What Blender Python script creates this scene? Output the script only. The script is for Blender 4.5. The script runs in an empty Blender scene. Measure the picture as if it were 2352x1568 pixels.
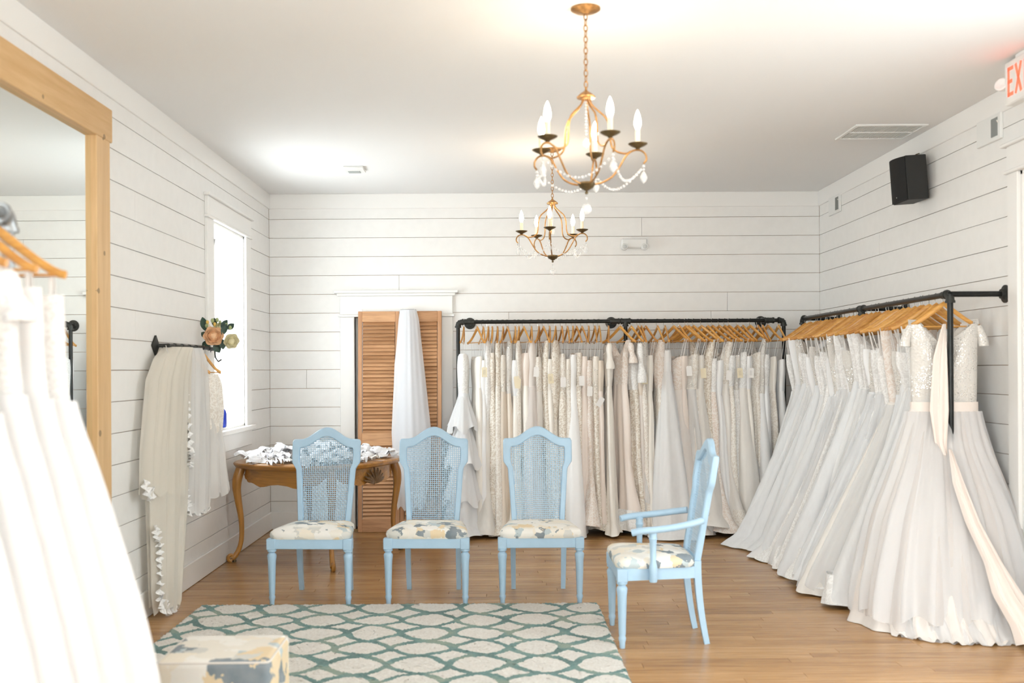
import bpy, math, random
import numpy as np
from mathutils import Vector, Matrix

# ------------------------------------------------------------------ camera, sky, light, exposure
S = bpy.context.scene
COL = S.collection
PI = math.pi
cam_d = bpy.data.cameras.new('camera'); cam = bpy.data.objects.new('camera', cam_d); COL.objects.link(cam)
cam.location = (0, 0, 1.45)
cam.rotation_euler = (PI/2, 0.0058, 0)
cam_d.sensor_width = 36; cam_d.lens = 36.0
cam_d.shift_x = 32/2352; cam_d.shift_y = 64/2352
cam_d.dof.use_dof = True; cam_d.dof.focus_distance = 8.6; cam_d.dof.aperture_fstop = 2.2
cam_d.clip_end = 200
S.camera = cam
S.view_settings.view_transform = 'Standard'; S.view_settings.look = 'None'
S.view_settings.gamma = 1.0; S.view_settings.use_curve_mapping = False
S.view_settings.exposure = 1.41

W = bpy.data.worlds.new('overcast_sky'); S.world = W; W.use_nodes = True
wb = W.node_tree.nodes['Background']
wb.inputs['Color'].default_value = (0.90, 0.95, 1.0, 1); wb.inputs['Strength'].default_value = 6.2

# room: x from XL to XR, back wall at YB, ceiling at ZC
XL, XR, YB, YF, ZC = -2.086, 2.945, 9.36, -5.0, 3.06

def portal(loc, rot, sx, sy):
    d = bpy.data.lights.new('window_portal', 'AREA'); d.shape = 'RECTANGLE'; d.size = sx; d.size_y = sy
    d.cycles.is_portal = True
    o = bpy.data.objects.new('window_portal', d); COL.objects.link(o); o.location = loc; o.rotation_euler = rot
portal((0.45, YF-0.12, 1.3), (PI/2, 0, 0), 1.9, 2.4)            # invented glazed front behind the camera
portal((XL-0.2, 7.94, 1.78), (0, -PI/2, 0), 1.55, 0.96)            # window_1

SIDE_L = ((-4.6, -3.1), (-2.8, -1.3), (-1.0, 1.0)); SIDE_R = ((3.3, 4.2),); SWZ = (.3, 2.65)   # unseen tall side windows, added to bring in daylight
for y0, y1 in SIDE_L: portal((XL-.2, (y0+y1)/2, 1.475), (0, -PI/2, 0), 2.35, y1-y0)
for y0, y1 in SIDE_R: portal((XR+.2, (y0+y1)/2, 1.475), (0, PI/2, 0), 2.35, y1-y0)
FRX = (-.5, 1.4, .1, 2.5)                                          # invented glazed opening in the front wall, sized for the light it gives
def gaps(y0, y1, holes, m=0.0):
    out = []; a = y0
    for h0, h1 in holes: out.append((a, h0-m)); a = h1+m
    return out+[(a, y1)]
# ------------------------------------------------------------------ helpers
rng = random.Random(7)
nrng = np.random.default_rng(11)

class MB:
    def __init__(s): s.V = []; s.F = []
    def add(s, v, f):
        o = len(s.V); s.V.extend([tuple(map(float, p)) for p in v]); s.F.extend([tuple(i+o for i in q) for q in f]); return s
    def box(s, x0, x1, y0, y1, z0, z1):
        return s.add([(x0,y0,z0),(x1,y0,z0),(x1,y1,z0),(x0,y1,z0),(x0,y0,z1),(x1,y0,z1),(x1,y1,z1),(x0,y1,z1)],
                     [(0,3,2,1),(4,5,6,7),(0,1,5,4),(1,2,6,5),(2,3,7,6),(3,0,4,7)])
    def cbox(s, x0, x1, y0, y1, z0, z1, c=0.003):
        c = min(c, (x1-x0)*.45, (y1-y0)*.45, (z1-z0)*.45)
        lo = (x0,y0,z0); hi = (x1,y1,z1); v = []; idx = {}
        for ix in (0,1):
            for iy in (0,1):
                for iz in (0,1):
                    for ax in range(3):
                        p = []
                        for k, b in enumerate((ix,iy,iz)):
                            q = hi[k] if b else lo[k]
                            if k != ax: q += -c if b else c
                            p.append(q)
                        idx[(ix,iy,iz,ax)] = len(v); v.append(p)
        f = []
        def corner(ax, b, s1, s2):
            k = [0,0,0]; o = [i for i in range(3) if i != ax]; k[ax] = b; k[o[0]] = s1; k[o[1]] = s2
            return tuple(k)
        for ax in range(3):
            for b in (0,1):
                q = [idx[corner(ax,b,*t)+(ax,)] for t in ((0,0),(1,0),(1,1),(0,1))]
                f.append(q)
        for a in range(3):
            o = [i for i in range(3) if i != a]
            for b1 in (0,1):
                for b2 in (0,1):
                    def mk(va):
                        k = [0,0,0]; k[a] = va; k[o[0]] = b1; k[o[1]] = b2; return tuple(k)
                    f.append([idx[mk(0)+(o[0],)], idx[mk(1)+(o[0],)], idx[mk(1)+(o[1],)], idx[mk(0)+(o[1],)]])
        for ix in (0,1):
            for iy in (0,1):
                for iz in (0,1):
                    f.append([idx[(ix,iy,iz,k)] for k in range(3)])
        # orient outwards
        c0 = np.array([(x0+x1)/2,(y0+y1)/2,(z0+z1)/2]); va = np.array(v); g = []
        for q in f:
            p = va[list(q)]; n = np.cross(p[1]-p[0], p[2]-p[0])
            g.append(tuple(q) if np.dot(n, p.mean(0)-c0) > 0 else tuple(reversed(q)))
        return s.add(v, g)
    def grid(s, P, wu=False, wv=False, flip=False):
        P = np.asarray(P, float); m, n = P.shape[:2]; f = []
        for i in range(m if wu else m-1):
            i2 = (i+1) % m
            for j in range(n if wv else n-1):
                j2 = (j+1) % n
                q = (i*n+j, i*n+j2, i2*n+j2, i2*n+j)
                f.append(q[::-1] if flip else q)
        return s.add(P.reshape(-1,3), f)
    def tube(s, path, r, n=8, caps=True, sx=1.0, up=(0,0,1), closed=False, rot=0.0):
        p = np.asarray(path, float); m = len(p)
        R = np.full(m, r, float) if np.isscalar(r) else np.asarray(r, float)
        t = np.gradient(p, axis=0)
        if closed: t = np.roll(p,-1,0)-np.roll(p,1,0)
        t /= np.linalg.norm(t, axis=1)[:,None]+1e-12
        u = np.asarray(up, float)
        if abs(np.dot(u, t[0])) > .95: u = np.array((1.,0,0)) if abs(t[0][0]) < .9 else np.array((0,1.,0))
        u = u-np.dot(u,t[0])*t[0]; u /= np.linalg.norm(u)
        A = np.arange(n)*2*PI/n+rot; P = np.zeros((m,n,3))
        for i in range(m):
            u = u-np.dot(u,t[i])*t[i]; u /= np.linalg.norm(u)+1e-12; w = np.cross(t[i],u)
            P[i] = p[i]+R[i]*(np.cos(A)[:,None]*u+np.sin(A)[:,None]*w*sx)
        o = len(s.V); s.grid(P, closed, True)
        if caps and not closed:
            s.F.append(tuple(o+i for i in range(n))[::-1]); s.F.append(tuple(o+(m-1)*n+i for i in range(n)))
        return s
    def lathe(s, prof, n=20, c=(0,0,0), axis='z'):
        P = np.zeros((len(prof), n, 3)); A = np.arange(n)*2*PI/n
        for i,(r,z) in enumerate(prof):
            P[i,:,0] = r*np.cos(A); P[i,:,1] = r*np.sin(A); P[i,:,2] = z
        if axis == 'y': P = P[...,[0,2,1]]
        if axis == 'x': P = P[...,[2,1,0]]
        s.grid(P+np.array(c), False, True, flip=(axis != 'z')); return s
    def sphere(s, c, r, n=8, m=6, sc=(1,1,1)):
        t = np.linspace(0.02, PI-.02, m)
        P = np.zeros((m,n,3)); A = np.arange(n)*2*PI/n
        for i in range(m):
            P[i,:,0] = np.sin(t[i])*np.cos(A)*sc[0]; P[i,:,1] = np.sin(t[i])*np.sin(A)*sc[1]; P[i,:,2] = -np.cos(t[i])*sc[2]
        s.grid(P*r+np.array(c), False, True); return s
    def xf(s, M, start=0):
        for i in range(start, len(s.V)): s.V[i] = tuple(M @ Vector(s.V[i]))
        return s
    def mesh(s, name, mat, smooth=True, angle=40):
        me = bpy.data.meshes.new(name); me.from_pydata(s.V, [], s.F); me.materials.append(mat)
        if smooth:
            me.shade_smooth()
            if angle: me.set_sharp_from_angle(angle=math.radians(angle))
        me.update(); return me
    def build(s, name, mat, parent=None, smooth=True, angle=40, loc=None, rot=None):
        return link(name, s.mesh(name, mat, smooth, angle), parent, loc, rot)

def link(name, me, parent=None, loc=None, rot=None):
    o = bpy.data.objects.new(name, me); COL.objects.link(o)
    if parent: o.parent = parent
    if loc: o.location = loc
    if rot: o.rotation_euler = rot
    return o
def tag(o, label=None, cat=None, group=None, kind=None):
    if label: o['label'] = label
    if cat: o['category'] = cat
    if group: o['group'] = group
    if kind: o['kind'] = kind
    return o
def thing(name, label, cat, loc=(0,0,0), rz=0, group=None):
    o = bpy.data.objects.new(name, None); COL.objects.link(o); o.empty_display_size = .05
    o.location = loc; o.rotation_euler = (0,0,rz); return tag(o, label, cat, group)
def copy_tree(o, parent=None):
    c = o.copy(); COL.objects.link(c); c.parent = parent
    for ch in list(o.children): copy_tree(ch, c)
    return c
ONES = ['','first','second','third','fourth','fifth','sixth','seventh','eighth','ninth','tenth','eleventh','twelfth','thirteenth',
        'fourteenth','fifteenth','sixteenth','seventeenth','eighteenth','nineteenth']
def ordinal(n):
    if n < 20: return ONES[n]
    t = {2:('twenty','twentieth'),3:('thirty','thirtieth'),4:('forty','fortieth'),5:('fifty','fiftieth')}[n//10]
    return t[1] if n % 10 == 0 else t[0]+'-'+ONES[n % 10]

# ------------------------------------------------------------------ materials
def srgb(r, g, b):
    f = lambda c: (c/255/12.92) if c/255 <= .04045 else ((c/255+.055)/1.055)**2.4
    return (f(r), f(g), f(b), 1)
class NT:
    def __init__(s, name):
        s.m = bpy.data.materials.new(name); s.m.use_nodes = True; s.t = s.m.node_tree
        s.b = s.t.nodes['Principled BSDF']; s.out = s.t.nodes['Material Output']; s.tc = None
    def n(s, typ, **kw):
        x = s.t.nodes.new(typ)
        for k, v in kw.items():
            if k in x.inputs.keys(): x.inputs[k].default_value = v
            else: setattr(x, k, v)
        return x
    def l(s, a, b): s.t.links.new(a, b)
    def coord(s, kind='Object', scale=(1,1,1)):
        if s.tc is None: s.tc = s.n('ShaderNodeTexCoord')
        mp = s.n('ShaderNodeMapping'); mp.inputs['Scale'].default_value = scale; s.l(s.tc.outputs[kind], mp.inputs['Vector']); return mp.outputs['Vector']
    def noise(s, vec, scale, detail=3, rough=.5, dist=0):
        x = s.n('ShaderNodeTexNoise'); x.inputs['Scale'].default_value = scale; x.inputs['Detail'].default_value = detail
        x.inputs['Roughness'].default_value = rough; x.inputs['Distortion'].default_value = dist; s.l(vec, x.inputs['Vector']); return x
    def vor(s, vec, scale, feature='F1'):
        x = s.n('ShaderNodeTexVoronoi'); x.feature = feature; x.inputs['Scale'].default_value = scale; s.l(vec, x.inputs['Vector']); return x
    def ramp(s, fac, stops, interp='LINEAR'):
        x = s.n('ShaderNodeValToRGB'); cr = x.color_ramp; cr.interpolation = interp
        while len(cr.elements) < len(stops): cr.elements.new(.5)
        for e, (p, c) in zip(cr.elements, stops): e.position = p; e.color = c if len(c) == 4 else (*c, 1)
        s.l(fac, x.inputs['Fac']); return x.outputs['Color']
    def mix(s, fac, a, b, blend='MIX'):
        x = s.n('ShaderNodeMix'); x.data_type = 'RGBA'; x.blend_type = blend
        for v, i in ((fac, 0), (a, 6), (b, 7)):
            if isinstance(v, (int, float)): x.inputs[i].default_value = v
            elif isinstance(v, tuple): x.inputs[i].default_value = v
            else: s.l(v, x.inputs[i])
        return x.outputs[2]
    def math(s, op, a, b=None, c=None, clamp=False):
        x = s.n('ShaderNodeMath'); x.operation = op; x.use_clamp = clamp
        for i, v in enumerate((a, b, c)):
            if v is None: continue
            if isinstance(v, (int, float)): x.inputs[i].default_value = v
            else: s.l(v, x.inputs[i])
        return x.outputs[0]
    def bump(s, h, strength=.3, dist=.002):
        x = s.n('ShaderNodeBump'); x.inputs['Strength'].default_value = strength; x.inputs['Distance'].default_value = dist
        s.l(h, x.inputs['Height']); s.l(x.outputs['Normal'], s.b.inputs['Normal'])
    def base(s, c):
        if isinstance(c, tuple): s.b.inputs['Base Color'].default_value = c
        else: s.l(c, s.b.inputs['Base Color'])
def simple(name, col, rough=.5, metal=0, spec=.5, noise=None, bump=None, coat=0):
    t = NT(name); t.b.inputs['Roughness'].default_value = rough; t.b.inputs['Metallic'].default_value = metal
    t.b.inputs['Specular IOR Level'].default_value = spec; t.b.inputs['Coat Weight'].default_value = coat
    if noise:
        v = t.coord(); nz = t.noise(v, noise[0], 4)
        d = tuple(c*(1-noise[1]) for c in col[:3])+(1,)
        t.base(t.ramp(nz.outputs['Fac'], [(.3, d), (.7, col)]))
    else: t.base(col)
    if bump:
        v = t.coord(); t.bump(t.noise(v, bump[0], 3).outputs['Fac'], bump[1], bump[2] if len(bump) > 2 else .002)
    return t.m
def wood(name, dark, light, axis=2, scale=9, rough=.45, knots=False, coat=0, fine=1.0):
    t = NT(name); sc = [1,1,1]; sc[axis] = .07
    v = t.coord('Object', tuple(sc)); oi = t.n('ShaderNodeObjectInfo')
    add = t.n('ShaderNodeVectorMath'); add.operation = 'ADD'; t.l(v, add.inputs[0])
    mul = t.math('MULTIPLY', oi.outputs['Random'], 13.7); t.l(mul, add.inputs[1])
    a = t.noise(add.outputs[0], scale*4, 6, .6, .8); b = t.noise(add.outputs[0], scale*22*fine, 3)
    f = t.math('ADD', t.math('MULTIPLY', a.outputs['Fac'], .7), t.math('MULTIPLY', b.outputs['Fac'], .3))
    f = t.math('ADD', f, t.math('MULTIPLY', t.math('SUBTRACT', oi.outputs['Random'], .5), .22))
    col = t.ramp(f, [(.3, dark), (.68, light)])
    if knots:
        vk = t.vor(t.coord('Object', (1,1,1)), 4.2)
        k = t.math('LESS_THAN', vk.outputs['Distance'], .07)
        col = t.mix(t.math('MULTIPLY', k, .75), col, tuple(c*.35 for c in dark[:3])+(1,))
    t.base(col); t.b.inputs['Roughness'].default_value = rough; t.b.inputs['Coat Weight'].default_value = coat
    t.bump(f, .12, .001); return t.m

M = {}
M['paint'] = simple('shiplap_paint', (.88,.865,.842,1), .42, noise=(14,.03), bump=(55,.05))
M['trim'] = simple('trim_paint', (.885,.87,.845,1), .35, bump=(40,.03))
M['gap'] = simple('raw_wood_behind_boards', (.66,.46,.36,1), .8)
M['ceiling'] = simple('ceiling_paint', (.89,.885,.878,1), .85, bump=(160,.12))
M['blackpipe'] = simple('black_iron_pipe', (.022,.023,.022,1), .34, .55, noise=(30,.4))
M['blackfit'] = simple('black_iron_fitting', (.045,.047,.043,1), .5, .4, noise=(60,.4), bump=(90,.2))
M['galv'] = simple('galvanised_pipe', (.42,.44,.45,1), .35, .8, noise=(40,.4))
M['steel'] = simple('bright_wire', (.75,.75,.75,1), .25, 1)
M['gold'] = simple('aged_gold_leaf', (.50,.27,.10,1), .4, .7, noise=(60,.45))
M['bronze'] = simple('aged_bronze', (.17,.12,.055,1), .38, .7, noise=(80,.4))
M['hanger'] = wood('hanger_wood', (.50,.20,.035,1), (.78,.41,.10,1), 0, 8, .3, coat=.3)
M['mirrorwood'] = wood('knotty_pine', (.60,.36,.15,1), (.76,.51,.26,1), 2, 3, .45, knots=True)
M['mirrorrail'] = wood('knotty_pine_rail', (.60,.36,.15,1), (.76,.51,.26,1), 1, 3, .45, knots=True)
M['cedar'] = wood('cedar_stile', (.42,.20,.09,1), (.62,.34,.18,1), 2, 6, .5)
M['cedarslat'] = wood('cedar_louver', (.36,.17,.07,1), (.66,.37,.19,1), 0, 7, .5)
M['table'] = wood('honey_walnut', (.24,.09,.013,1), (.54,.245,.04,1), 0, 5, .32, coat=.4)
M['tableleg'] = wood('honey_walnut_leg', (.26,.10,.014,1), (.54,.25,.045,1), 2, 5, .34, coat=.4)
M['carve'] = simple('carved_walnut', (.20,.105,.04,1), .45, noise=(40,.5))
M['blue'] = simple('powder_blue_paint', (.42,.60,.76,1), .42, noise=(20,.05), bump=(50,.06))
M['cane'] = simple('painted_cane', (.40,.58,.73,1), .5)
M['mirror'] = simple('silvered_glass', (.90,.93,.91,1), .012, 1)
M['white'] = simple('white_plastic', (.82,.82,.80,1), .4)
M['offwhite'] = simple('white_metal', (.80,.79,.76,1), .45)
M['grille'] = simple('grey_grille', (.42,.44,.43,1), .6)
M['slot'] = simple('grille_slot', (.26,.27,.26,1), .7)
M['speaker'] = simple('black_speaker_vinyl', (.014,.014,.013,1), .55, bump=(220,.2))
M['cloth_black'] = simple('speaker_cloth', (.009,.009,.009,1), .85)
M['lens'] = simple('lamp_lens', (.6,.62,.62,1), .15)
M['candle'] = simple('ivory_candle_sleeve', (.85,.76,.58,1), .5)
M['tagcream'] = simple('cream_card', (.83,.74,.55,1), .8)
M['tagwhite'] = simple('white_card', (.85,.83,.81,1), .8)
M['ink'] = simple('ink', (.08,.07,.07,1), .7)
M['string'] = simple('cotton_string', (.75,.68,.56,1), .8)
M['ribbon'] = simple('satin_hanger_ribbon', (.84,.82,.80,1), .35)
M['leaf'] = simple('dark_green_leaf', (.035,.085,.055,1), .45, noise=(60,.5))
M['leaf2'] = simple('pale_green_bud', (.36,.42,.20,1), .5)
M['peach'] = simple('peach_petal', (.90,.55,.31,1), .55, noise=(50,.15))
M['cream'] = simple('cream_petal', (.86,.78,.50,1), .55, noise=(50,.15))
M['yellow'] = simple('yellow_bud', (.80,.52,.12,1), .5)
M['cobalt'] = simple('cobalt_plastic', (.006,.035,.42,1), .15)
M['dark'] = simple('dark_recess', (.16,.15,.14,1), .8)
def emit(name, col, strength):
    t = NT(name); t.base(col); t.b.inputs['Emission Color'].default_value = col; t.b.inputs['Emission Strength'].default_value = strength; return t.m
M['bulb'] = emit('lit_flame_bulb', (1,.86,.62,1), 14)
M['red'] = emit('lit_red_letter', (1,.09,.045,1), .75)
def glass_pane():
    t = NT('window_glass'); tr = t.n('ShaderNodeBsdfTransparent'); gl = t.n('ShaderNodeBsdfGlossy'); gl.inputs['Roughness'].default_value = .02
    tr.inputs['Color'].default_value = (.96,.98,.97,1)
    mx = t.n('ShaderNodeMixShader'); mx.inputs[0].default_value = .06; t.l(tr.outputs[0], mx.inputs[1]); t.l(gl.outputs[0], mx.inputs[2])
    t.l(mx.outputs[0], t.out.inputs['Surface']); return t.m
M['glass'] = glass_pane()
def crystal():
    t = NT('cut_crystal'); t.b.inputs['Roughness'].default_value = .06; t.base((.93,.94,.95,1)); t.b.inputs['Specular IOR Level'].default_value = .9
    tr = t.n('ShaderNodeBsdfTransparent'); mx = t.n('ShaderNodeMixShader'); mx.inputs[0].default_value = .42
    t.l(tr.outputs[0], mx.inputs[1]); t.l(t.b.outputs[0], mx.inputs[2]); t.l(mx.outputs[0], t.out.inputs['Surface']); return t.m
M['crystal'] = crystal()

# fabrics
def satin(name, col, rough=.42, sheen=.3):
    t = NT(name); t.base(col); t.b.inputs['Roughness'].default_value = rough; t.b.inputs['Sheen Weight'].default_value = sheen
    t.b.inputs['Specular IOR Level'].default_value = .35
    v = t.coord('Object', (1,1,.12)); t.bump(t.noise(v, 45, 3).outputs['Fac'], .35, .004); return t.m
def tulle(name, col, alpha=.45, glow=.2):
    t = NT(name); t.base(col); t.b.inputs['Roughness'].default_value = .8; t.b.inputs['Specular IOR Level'].default_value = .1
    tr = t.n('ShaderNodeBsdfTransparent'); tl = t.n('ShaderNodeBsdfTranslucent'); tl.inputs['Color'].default_value = col
    m1 = t.n('ShaderNodeMixShader'); m1.inputs[0].default_value = glow; t.l(t.b.outputs[0], m1.inputs[1]); t.l(tl.outputs[0], m1.inputs[2])
    mx = t.n('ShaderNodeMixShader'); mx.inputs[0].default_value = alpha
    t.l(tr.outputs[0], mx.inputs[1]); t.l(m1.outputs[0], mx.inputs[2]); t.l(mx.outputs[0], t.out.inputs['Surface']); return t.m
def cloth_body(t, col, w=.3):
    """adds a translucent share so that folds glow softly"""
    tl = t.n('ShaderNodeBsdfTranslucent')
    if isinstance(col, tuple): tl.inputs['Color'].default_value = col
    else: t.l(col, tl.inputs['Color'])
    mx = t.n('ShaderNodeMixShader'); mx.inputs[0].default_value = w; t.l(t.b.outputs[0], mx.inputs[1]); t.l(tl.outputs[0], mx.inputs[2]); t.l(mx.outputs[0], t.out.inputs['Surface'])
def skirt_tulle(name, col):
    t = NT(name); v = t.coord('Object', (1,1,.05)); nz = t.noise(v, 40, 3, .5)
    d = tuple(c*.96 for c in col[:3])+(1,); c = t.ramp(nz.outputs['Fac'], [(.3, d), (.65, col)])
    t.base(c); t.b.inputs['Roughness'].default_value = .75; t.b.inputs['Sheen Weight'].default_value = .2
    t.b.inputs['Specular IOR Level'].default_value = .15; t.bump(nz.outputs['Fac'], .2, .004); cloth_body(t, c, .12); return t.m
def lace(name, ground, thread, scale=34, holes=.0):
    t = NT(name); v = t.coord('Object'); w = t.noise(v, 9, 2)
    mixv = t.n('ShaderNodeVectorMath'); mixv.operation = 'MULTIPLY_ADD'; mixv.inputs[1].default_value = (.16,.16,.16)
    t.l(w.outputs['Color'], mixv.inputs[0]); t.l(v, mixv.inputs[2])
    a = t.vor(mixv.outputs[0], scale, 'DISTANCE_TO_EDGE'); b = t.vor(mixv.outputs[0], scale*2.3)
    e = t.math('LESS_THAN', a.outputs['Distance'], .085); p = t.math('LESS_THAN', b.outputs['Distance'], .36)
    f = t.math('MAXIMUM', e, p); t.base(t.mix(f, ground, thread)); t.b.inputs['Roughness'].default_value = .7
    t.b.inputs['Specular IOR Level'].default_value = .25; t.bump(f, .55, .004); return t.m
def beaded(name, ground, bead, scale=150):
    t = NT(name); v = t.coord('Object'); a = t.vor(v, scale); big = t.noise(v, 11, 3)
    dot = t.math('LESS_THAN', a.outputs['Distance'], .34)
    zone = t.ramp(big.outputs['Fac'], [(.42, (.25,)*3), (.56, (1,)*3)])
    f = t.math('MULTIPLY', dot, zone)
    col = t.mix(f, ground, bead); t.base(col); t.l(t.math('MULTIPLY', f, .85), t.b.inputs['Metallic'])
    t.l(t.ramp(f, [(0, (.65,)*3), (1, (.14,)*3)]), t.b.inputs['Roughness'])
    h = t.math('ADD', f, t.math('MULTIPLY', t.vor(v, scale*.5).outputs['Distance'], .8)); t.bump(h, .7, .004); return t.m
WHT, IVO, BLU, CHA = (.90,.90,.905,1), (.89,.85,.79,1), (.87,.775,.71,1), (.79,.70,.60,1)
COLD = (.885,.895,.912,1)
M['satin_white'] = satin('white_satin', WHT); M['satin_ivory'] = satin('ivory_satin', IVO); M['satin_blush'] = satin('blush_satin', BLU)
M['satin_champagne'] = satin('champagne_satin', CHA)
M['net_white'] = skirt_tulle('white_tulle_skirt', WHT); M['net_cold'] = skirt_tulle('cool_white_tulle_skirt', COLD)
M['net_ivory'] = skirt_tulle('ivory_tulle_skirt', (.90,.865,.82,1)); M['net_blush'] = skirt_tulle('blush_tulle_skirt', (.89,.83,.785,1))
M['lace_white'] = lace('white_lace', (.81,.795,.78,1), (.92,.915,.905,1)); M['lace_ivory'] = lace('ivory_lace', (.78,.72,.65,1), (.90,.865,.81,1))
M['lace_champagne'] = lace('champagne_lace', (.70,.62,.525,1), (.89,.845,.775,1), 30); M['lace_blush'] = lace('blush_lace', (.81,.705,.63,1), (.90,.84,.79,1), 30)
M['bead_silver'] = beaded('silver_beading', (.72,.69,.65,1), (.80,.79,.76,1)); M['bead_ivory'] = beaded('ivory_beading', (.80,.75,.68,1), (.82,.77,.68,1), 120)
M['tulle'] = tulle('sheer_white_tulle', (.92,.92,.93,1), .5); M['tulle_blush'] = tulle('sheer_blush_tulle', (.91,.86,.83,1), .45)
M['organza'] = tulle('white_organza', (.92,.92,.93,1), .85); M['veil'] = tulle('veil_tulle', (.92,.93,.96,1), .72); M['veil_cream'] = tulle('cream_veil_tulle', (.90,.85,.76,1), .62)
M['veil_white'] = tulle('white_veil_tulle', (.91,.895,.875,1), .58)
M['lingerie'] = lace('table_lace', (.78,.77,.80,1), (.88,.87,.88,1), 60)
M['pearl'] = simple('ivory_ribbon', (.80,.76,.71,1), .4)

def watercolor(name, scale, seed):
    t = NT(name); v = t.coord('Object'); off = t.n('ShaderNodeVectorMath'); off.operation = 'ADD'; off.inputs[1].default_value = (seed*3.1, seed*1.7, seed*.9); t.l(v, off.inputs[0])
    w = t.noise(off.outputs[0], 7, 4, .6); mv = t.n('ShaderNodeVectorMath'); mv.operation = 'MULTIPLY_ADD'; mv.inputs[1].default_value = (.22,.22,.22)
    t.l(w.outputs['Color'], mv.inputs[0]); t.l(off.outputs[0], mv.inputs[2])
    vo = t.vor(mv.outputs[0], scale); sep = t.n('ShaderNodeSeparateColor'); t.l(vo.outputs['Color'], sep.inputs[0])
    c = t.ramp(sep.outputs[0], [(0,(.80,.76,.68)),(.26,(.62,.62,.58)),(.40,(.86,.84,.79)),(.58,(.76,.60,.37)),(.66,(.85,.83,.79)),(.74,(.13,.18,.22)),(.84,(.45,.54,.57)),(.93,(.84,.77,.65))], 'CONSTANT')
    n2 = t.noise(off.outputs[0], 16, 4); c = t.mix(t.math('MULTIPLY', n2.outputs['Fac'], .28), c, (.86,.83,.78,1))
    t.base(c); t.b.inputs['Roughness'].default_value = .85; t.bump(t.noise(v, 240, 2).outputs['Fac'], .25, .001); return t.m

def floor_mat():
    t = NT('oak_floor_planks'); v = t.coord('Object', (.06,1,1)); oi = t.n('ShaderNodeObjectInfo')
    add = t.n('ShaderNodeVectorMath'); add.operation = 'ADD'; t.l(v, add.inputs[0]); mul = t.math('MULTIPLY', oi.outputs['Random'], 31.0); t.l(mul, add.inputs[1])
    a = t.noise(add.outputs[0], 26, 6, .62, 1.2); b = t.noise(add.outputs[0], 150, 3)
    f = t.math('ADD', t.math('MULTIPLY', a.outputs['Fac'], .72), t.math('MULTIPLY', b.outputs['Fac'], .28))
    f = t.math('ADD', f, t.math('MULTIPLY', t.math('SUBTRACT', oi.outputs['Random'], .5), .20))
    t.base(t.ramp(f, [(.26,(.24,.112,.034)),(.5,(.43,.225,.082)),(.74,(.58,.34,.145))]))
    t.b.inputs['Roughness'].default_value = .27; t.b.inputs['Specular IOR Level'].default_value = .55; t.bump(f, .05, .001); return t.m
M['floor'] = floor_mat()

def rug_mat():
    t = NT('trellis_rug_pile'); v = t.coord('Object'); w = t.noise(v, 2.6, 2); w2 = t.noise(v, 75, 3)
    mv = t.n('ShaderNodeVectorMath'); mv.operation = 'MULTIPLY_ADD'; mv.inputs[1].default_value = (.16,.16,0); t.l(w.outputs['Color'], mv.inputs[0]); t.l(v, mv.inputs[2])
    m2 = t.n('ShaderNodeVectorMath'); m2.operation = 'MULTIPLY_ADD'; m2.inputs[1].default_value = (.016,.016,0); t.l(w2.outputs['Color'], m2.inputs[0]); t.l(mv.outputs[0], m2.inputs[2])
    sep = t.n('ShaderNodeSeparateXYZ'); t.l(m2.outputs[0], sep.inputs[0])
    def cell(o, pitch):
        x = t.math('DIVIDE', o, pitch); x = t.math('FRACT', t.math('ADD', x, 100.5)); x = t.math('ABSOLUTE', t.math('SUBTRACT', x, .5)); return t.math('MULTIPLY', x, 2)
    u = t.math('POWER', cell(sep.outputs[0], .30), 1.42); vv = t.math('POWER', cell(sep.outputs[1], .30), 1.42)
    d = t.math('ABSOLUTE', t.math('SUBTRACT', t.math('ADD', u, vv), 1.03)); 
    line = t.math('LESS_THAN', d, .225)
    n3 = t.noise(v, 5, 3); n4 = t.noise(v, 90, 2)
    teal = t.ramp(n3.outputs['Fac'], [(.38,(.03,.145,.14)),(.5,(.07,.23,.22)),(.64,(.24,.33,.25))])
    teal = t.mix(t.math('MULTIPLY', n4.outputs['Fac'], .35), teal, (.50,.56,.50,1))
    cr = t.ramp(n4.outputs['Fac'], [(.3,(.76,.72,.65)),(.7,(.90,.87,.82))])
    t.base(t.mix(line, cr, teal)); t.b.inputs['Roughness'].default_value = .95; t.b.inputs['Specular IOR Level'].default_value = .1
    t.b.inputs['Sheen Weight'].default_value = .25; t.bump(t.noise(v, 260, 3).outputs['Fac'], .9, .006); return t.m
M['rug'] = rug_mat()

# ------------------------------------------------------------------ the room shell
def struct(name, mb, mat, parent=None, smooth=False):
    o = mb.build(name, mat, parent, smooth)
    if parent is None: o['kind'] = 'structure'
    return o

# floor with its boards
b = MB(); b.box(XL-.25, XR+.25, YF-.25, YB+.25, -.08, -.016)
floor = struct('floor', b, M['gap'])
PW = .083
def lay_row(i, y1, rr):
    xs = [XL+.002]; x = XL-rr.uniform(.1, 1.2)
    while True:
        x += rr.uniform(.95, 1.75)
        if x > XR-.25: break
        if x > XL+.25: xs.append(x)
    xs.append(XR-.002); return xs
rr = random.Random(3); rest = MB(); y = YB-.004; cnt = 0
meshes = {}
while y > YF:
    xs = lay_row(0, y, rr)
    for x0, x1 in zip(xs[:-1], xs[1:]):
        if y > 4.2 and cnt < 298:
            L = round((x1-x0)*2)/2; L = x1-x0
            mb = MB(); mb.cbox(-L/2+.0006, L/2-.0006, -PW/2+.0006, PW/2-.0006, -.016, 0, .0012)
            mb.build('plank', M['floor'], floor, False, loc=((x0+x1)/2, y-PW/2, 0)); cnt += 1
        else: rest.box(x0+.0006, x1-.0006, y-PW+.0006, y-.0006, -.016, 0)
    y -= PW
o = rest.build('plank_field', M['floor'], floor, False); o['kind'] = 'stuff'

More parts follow.
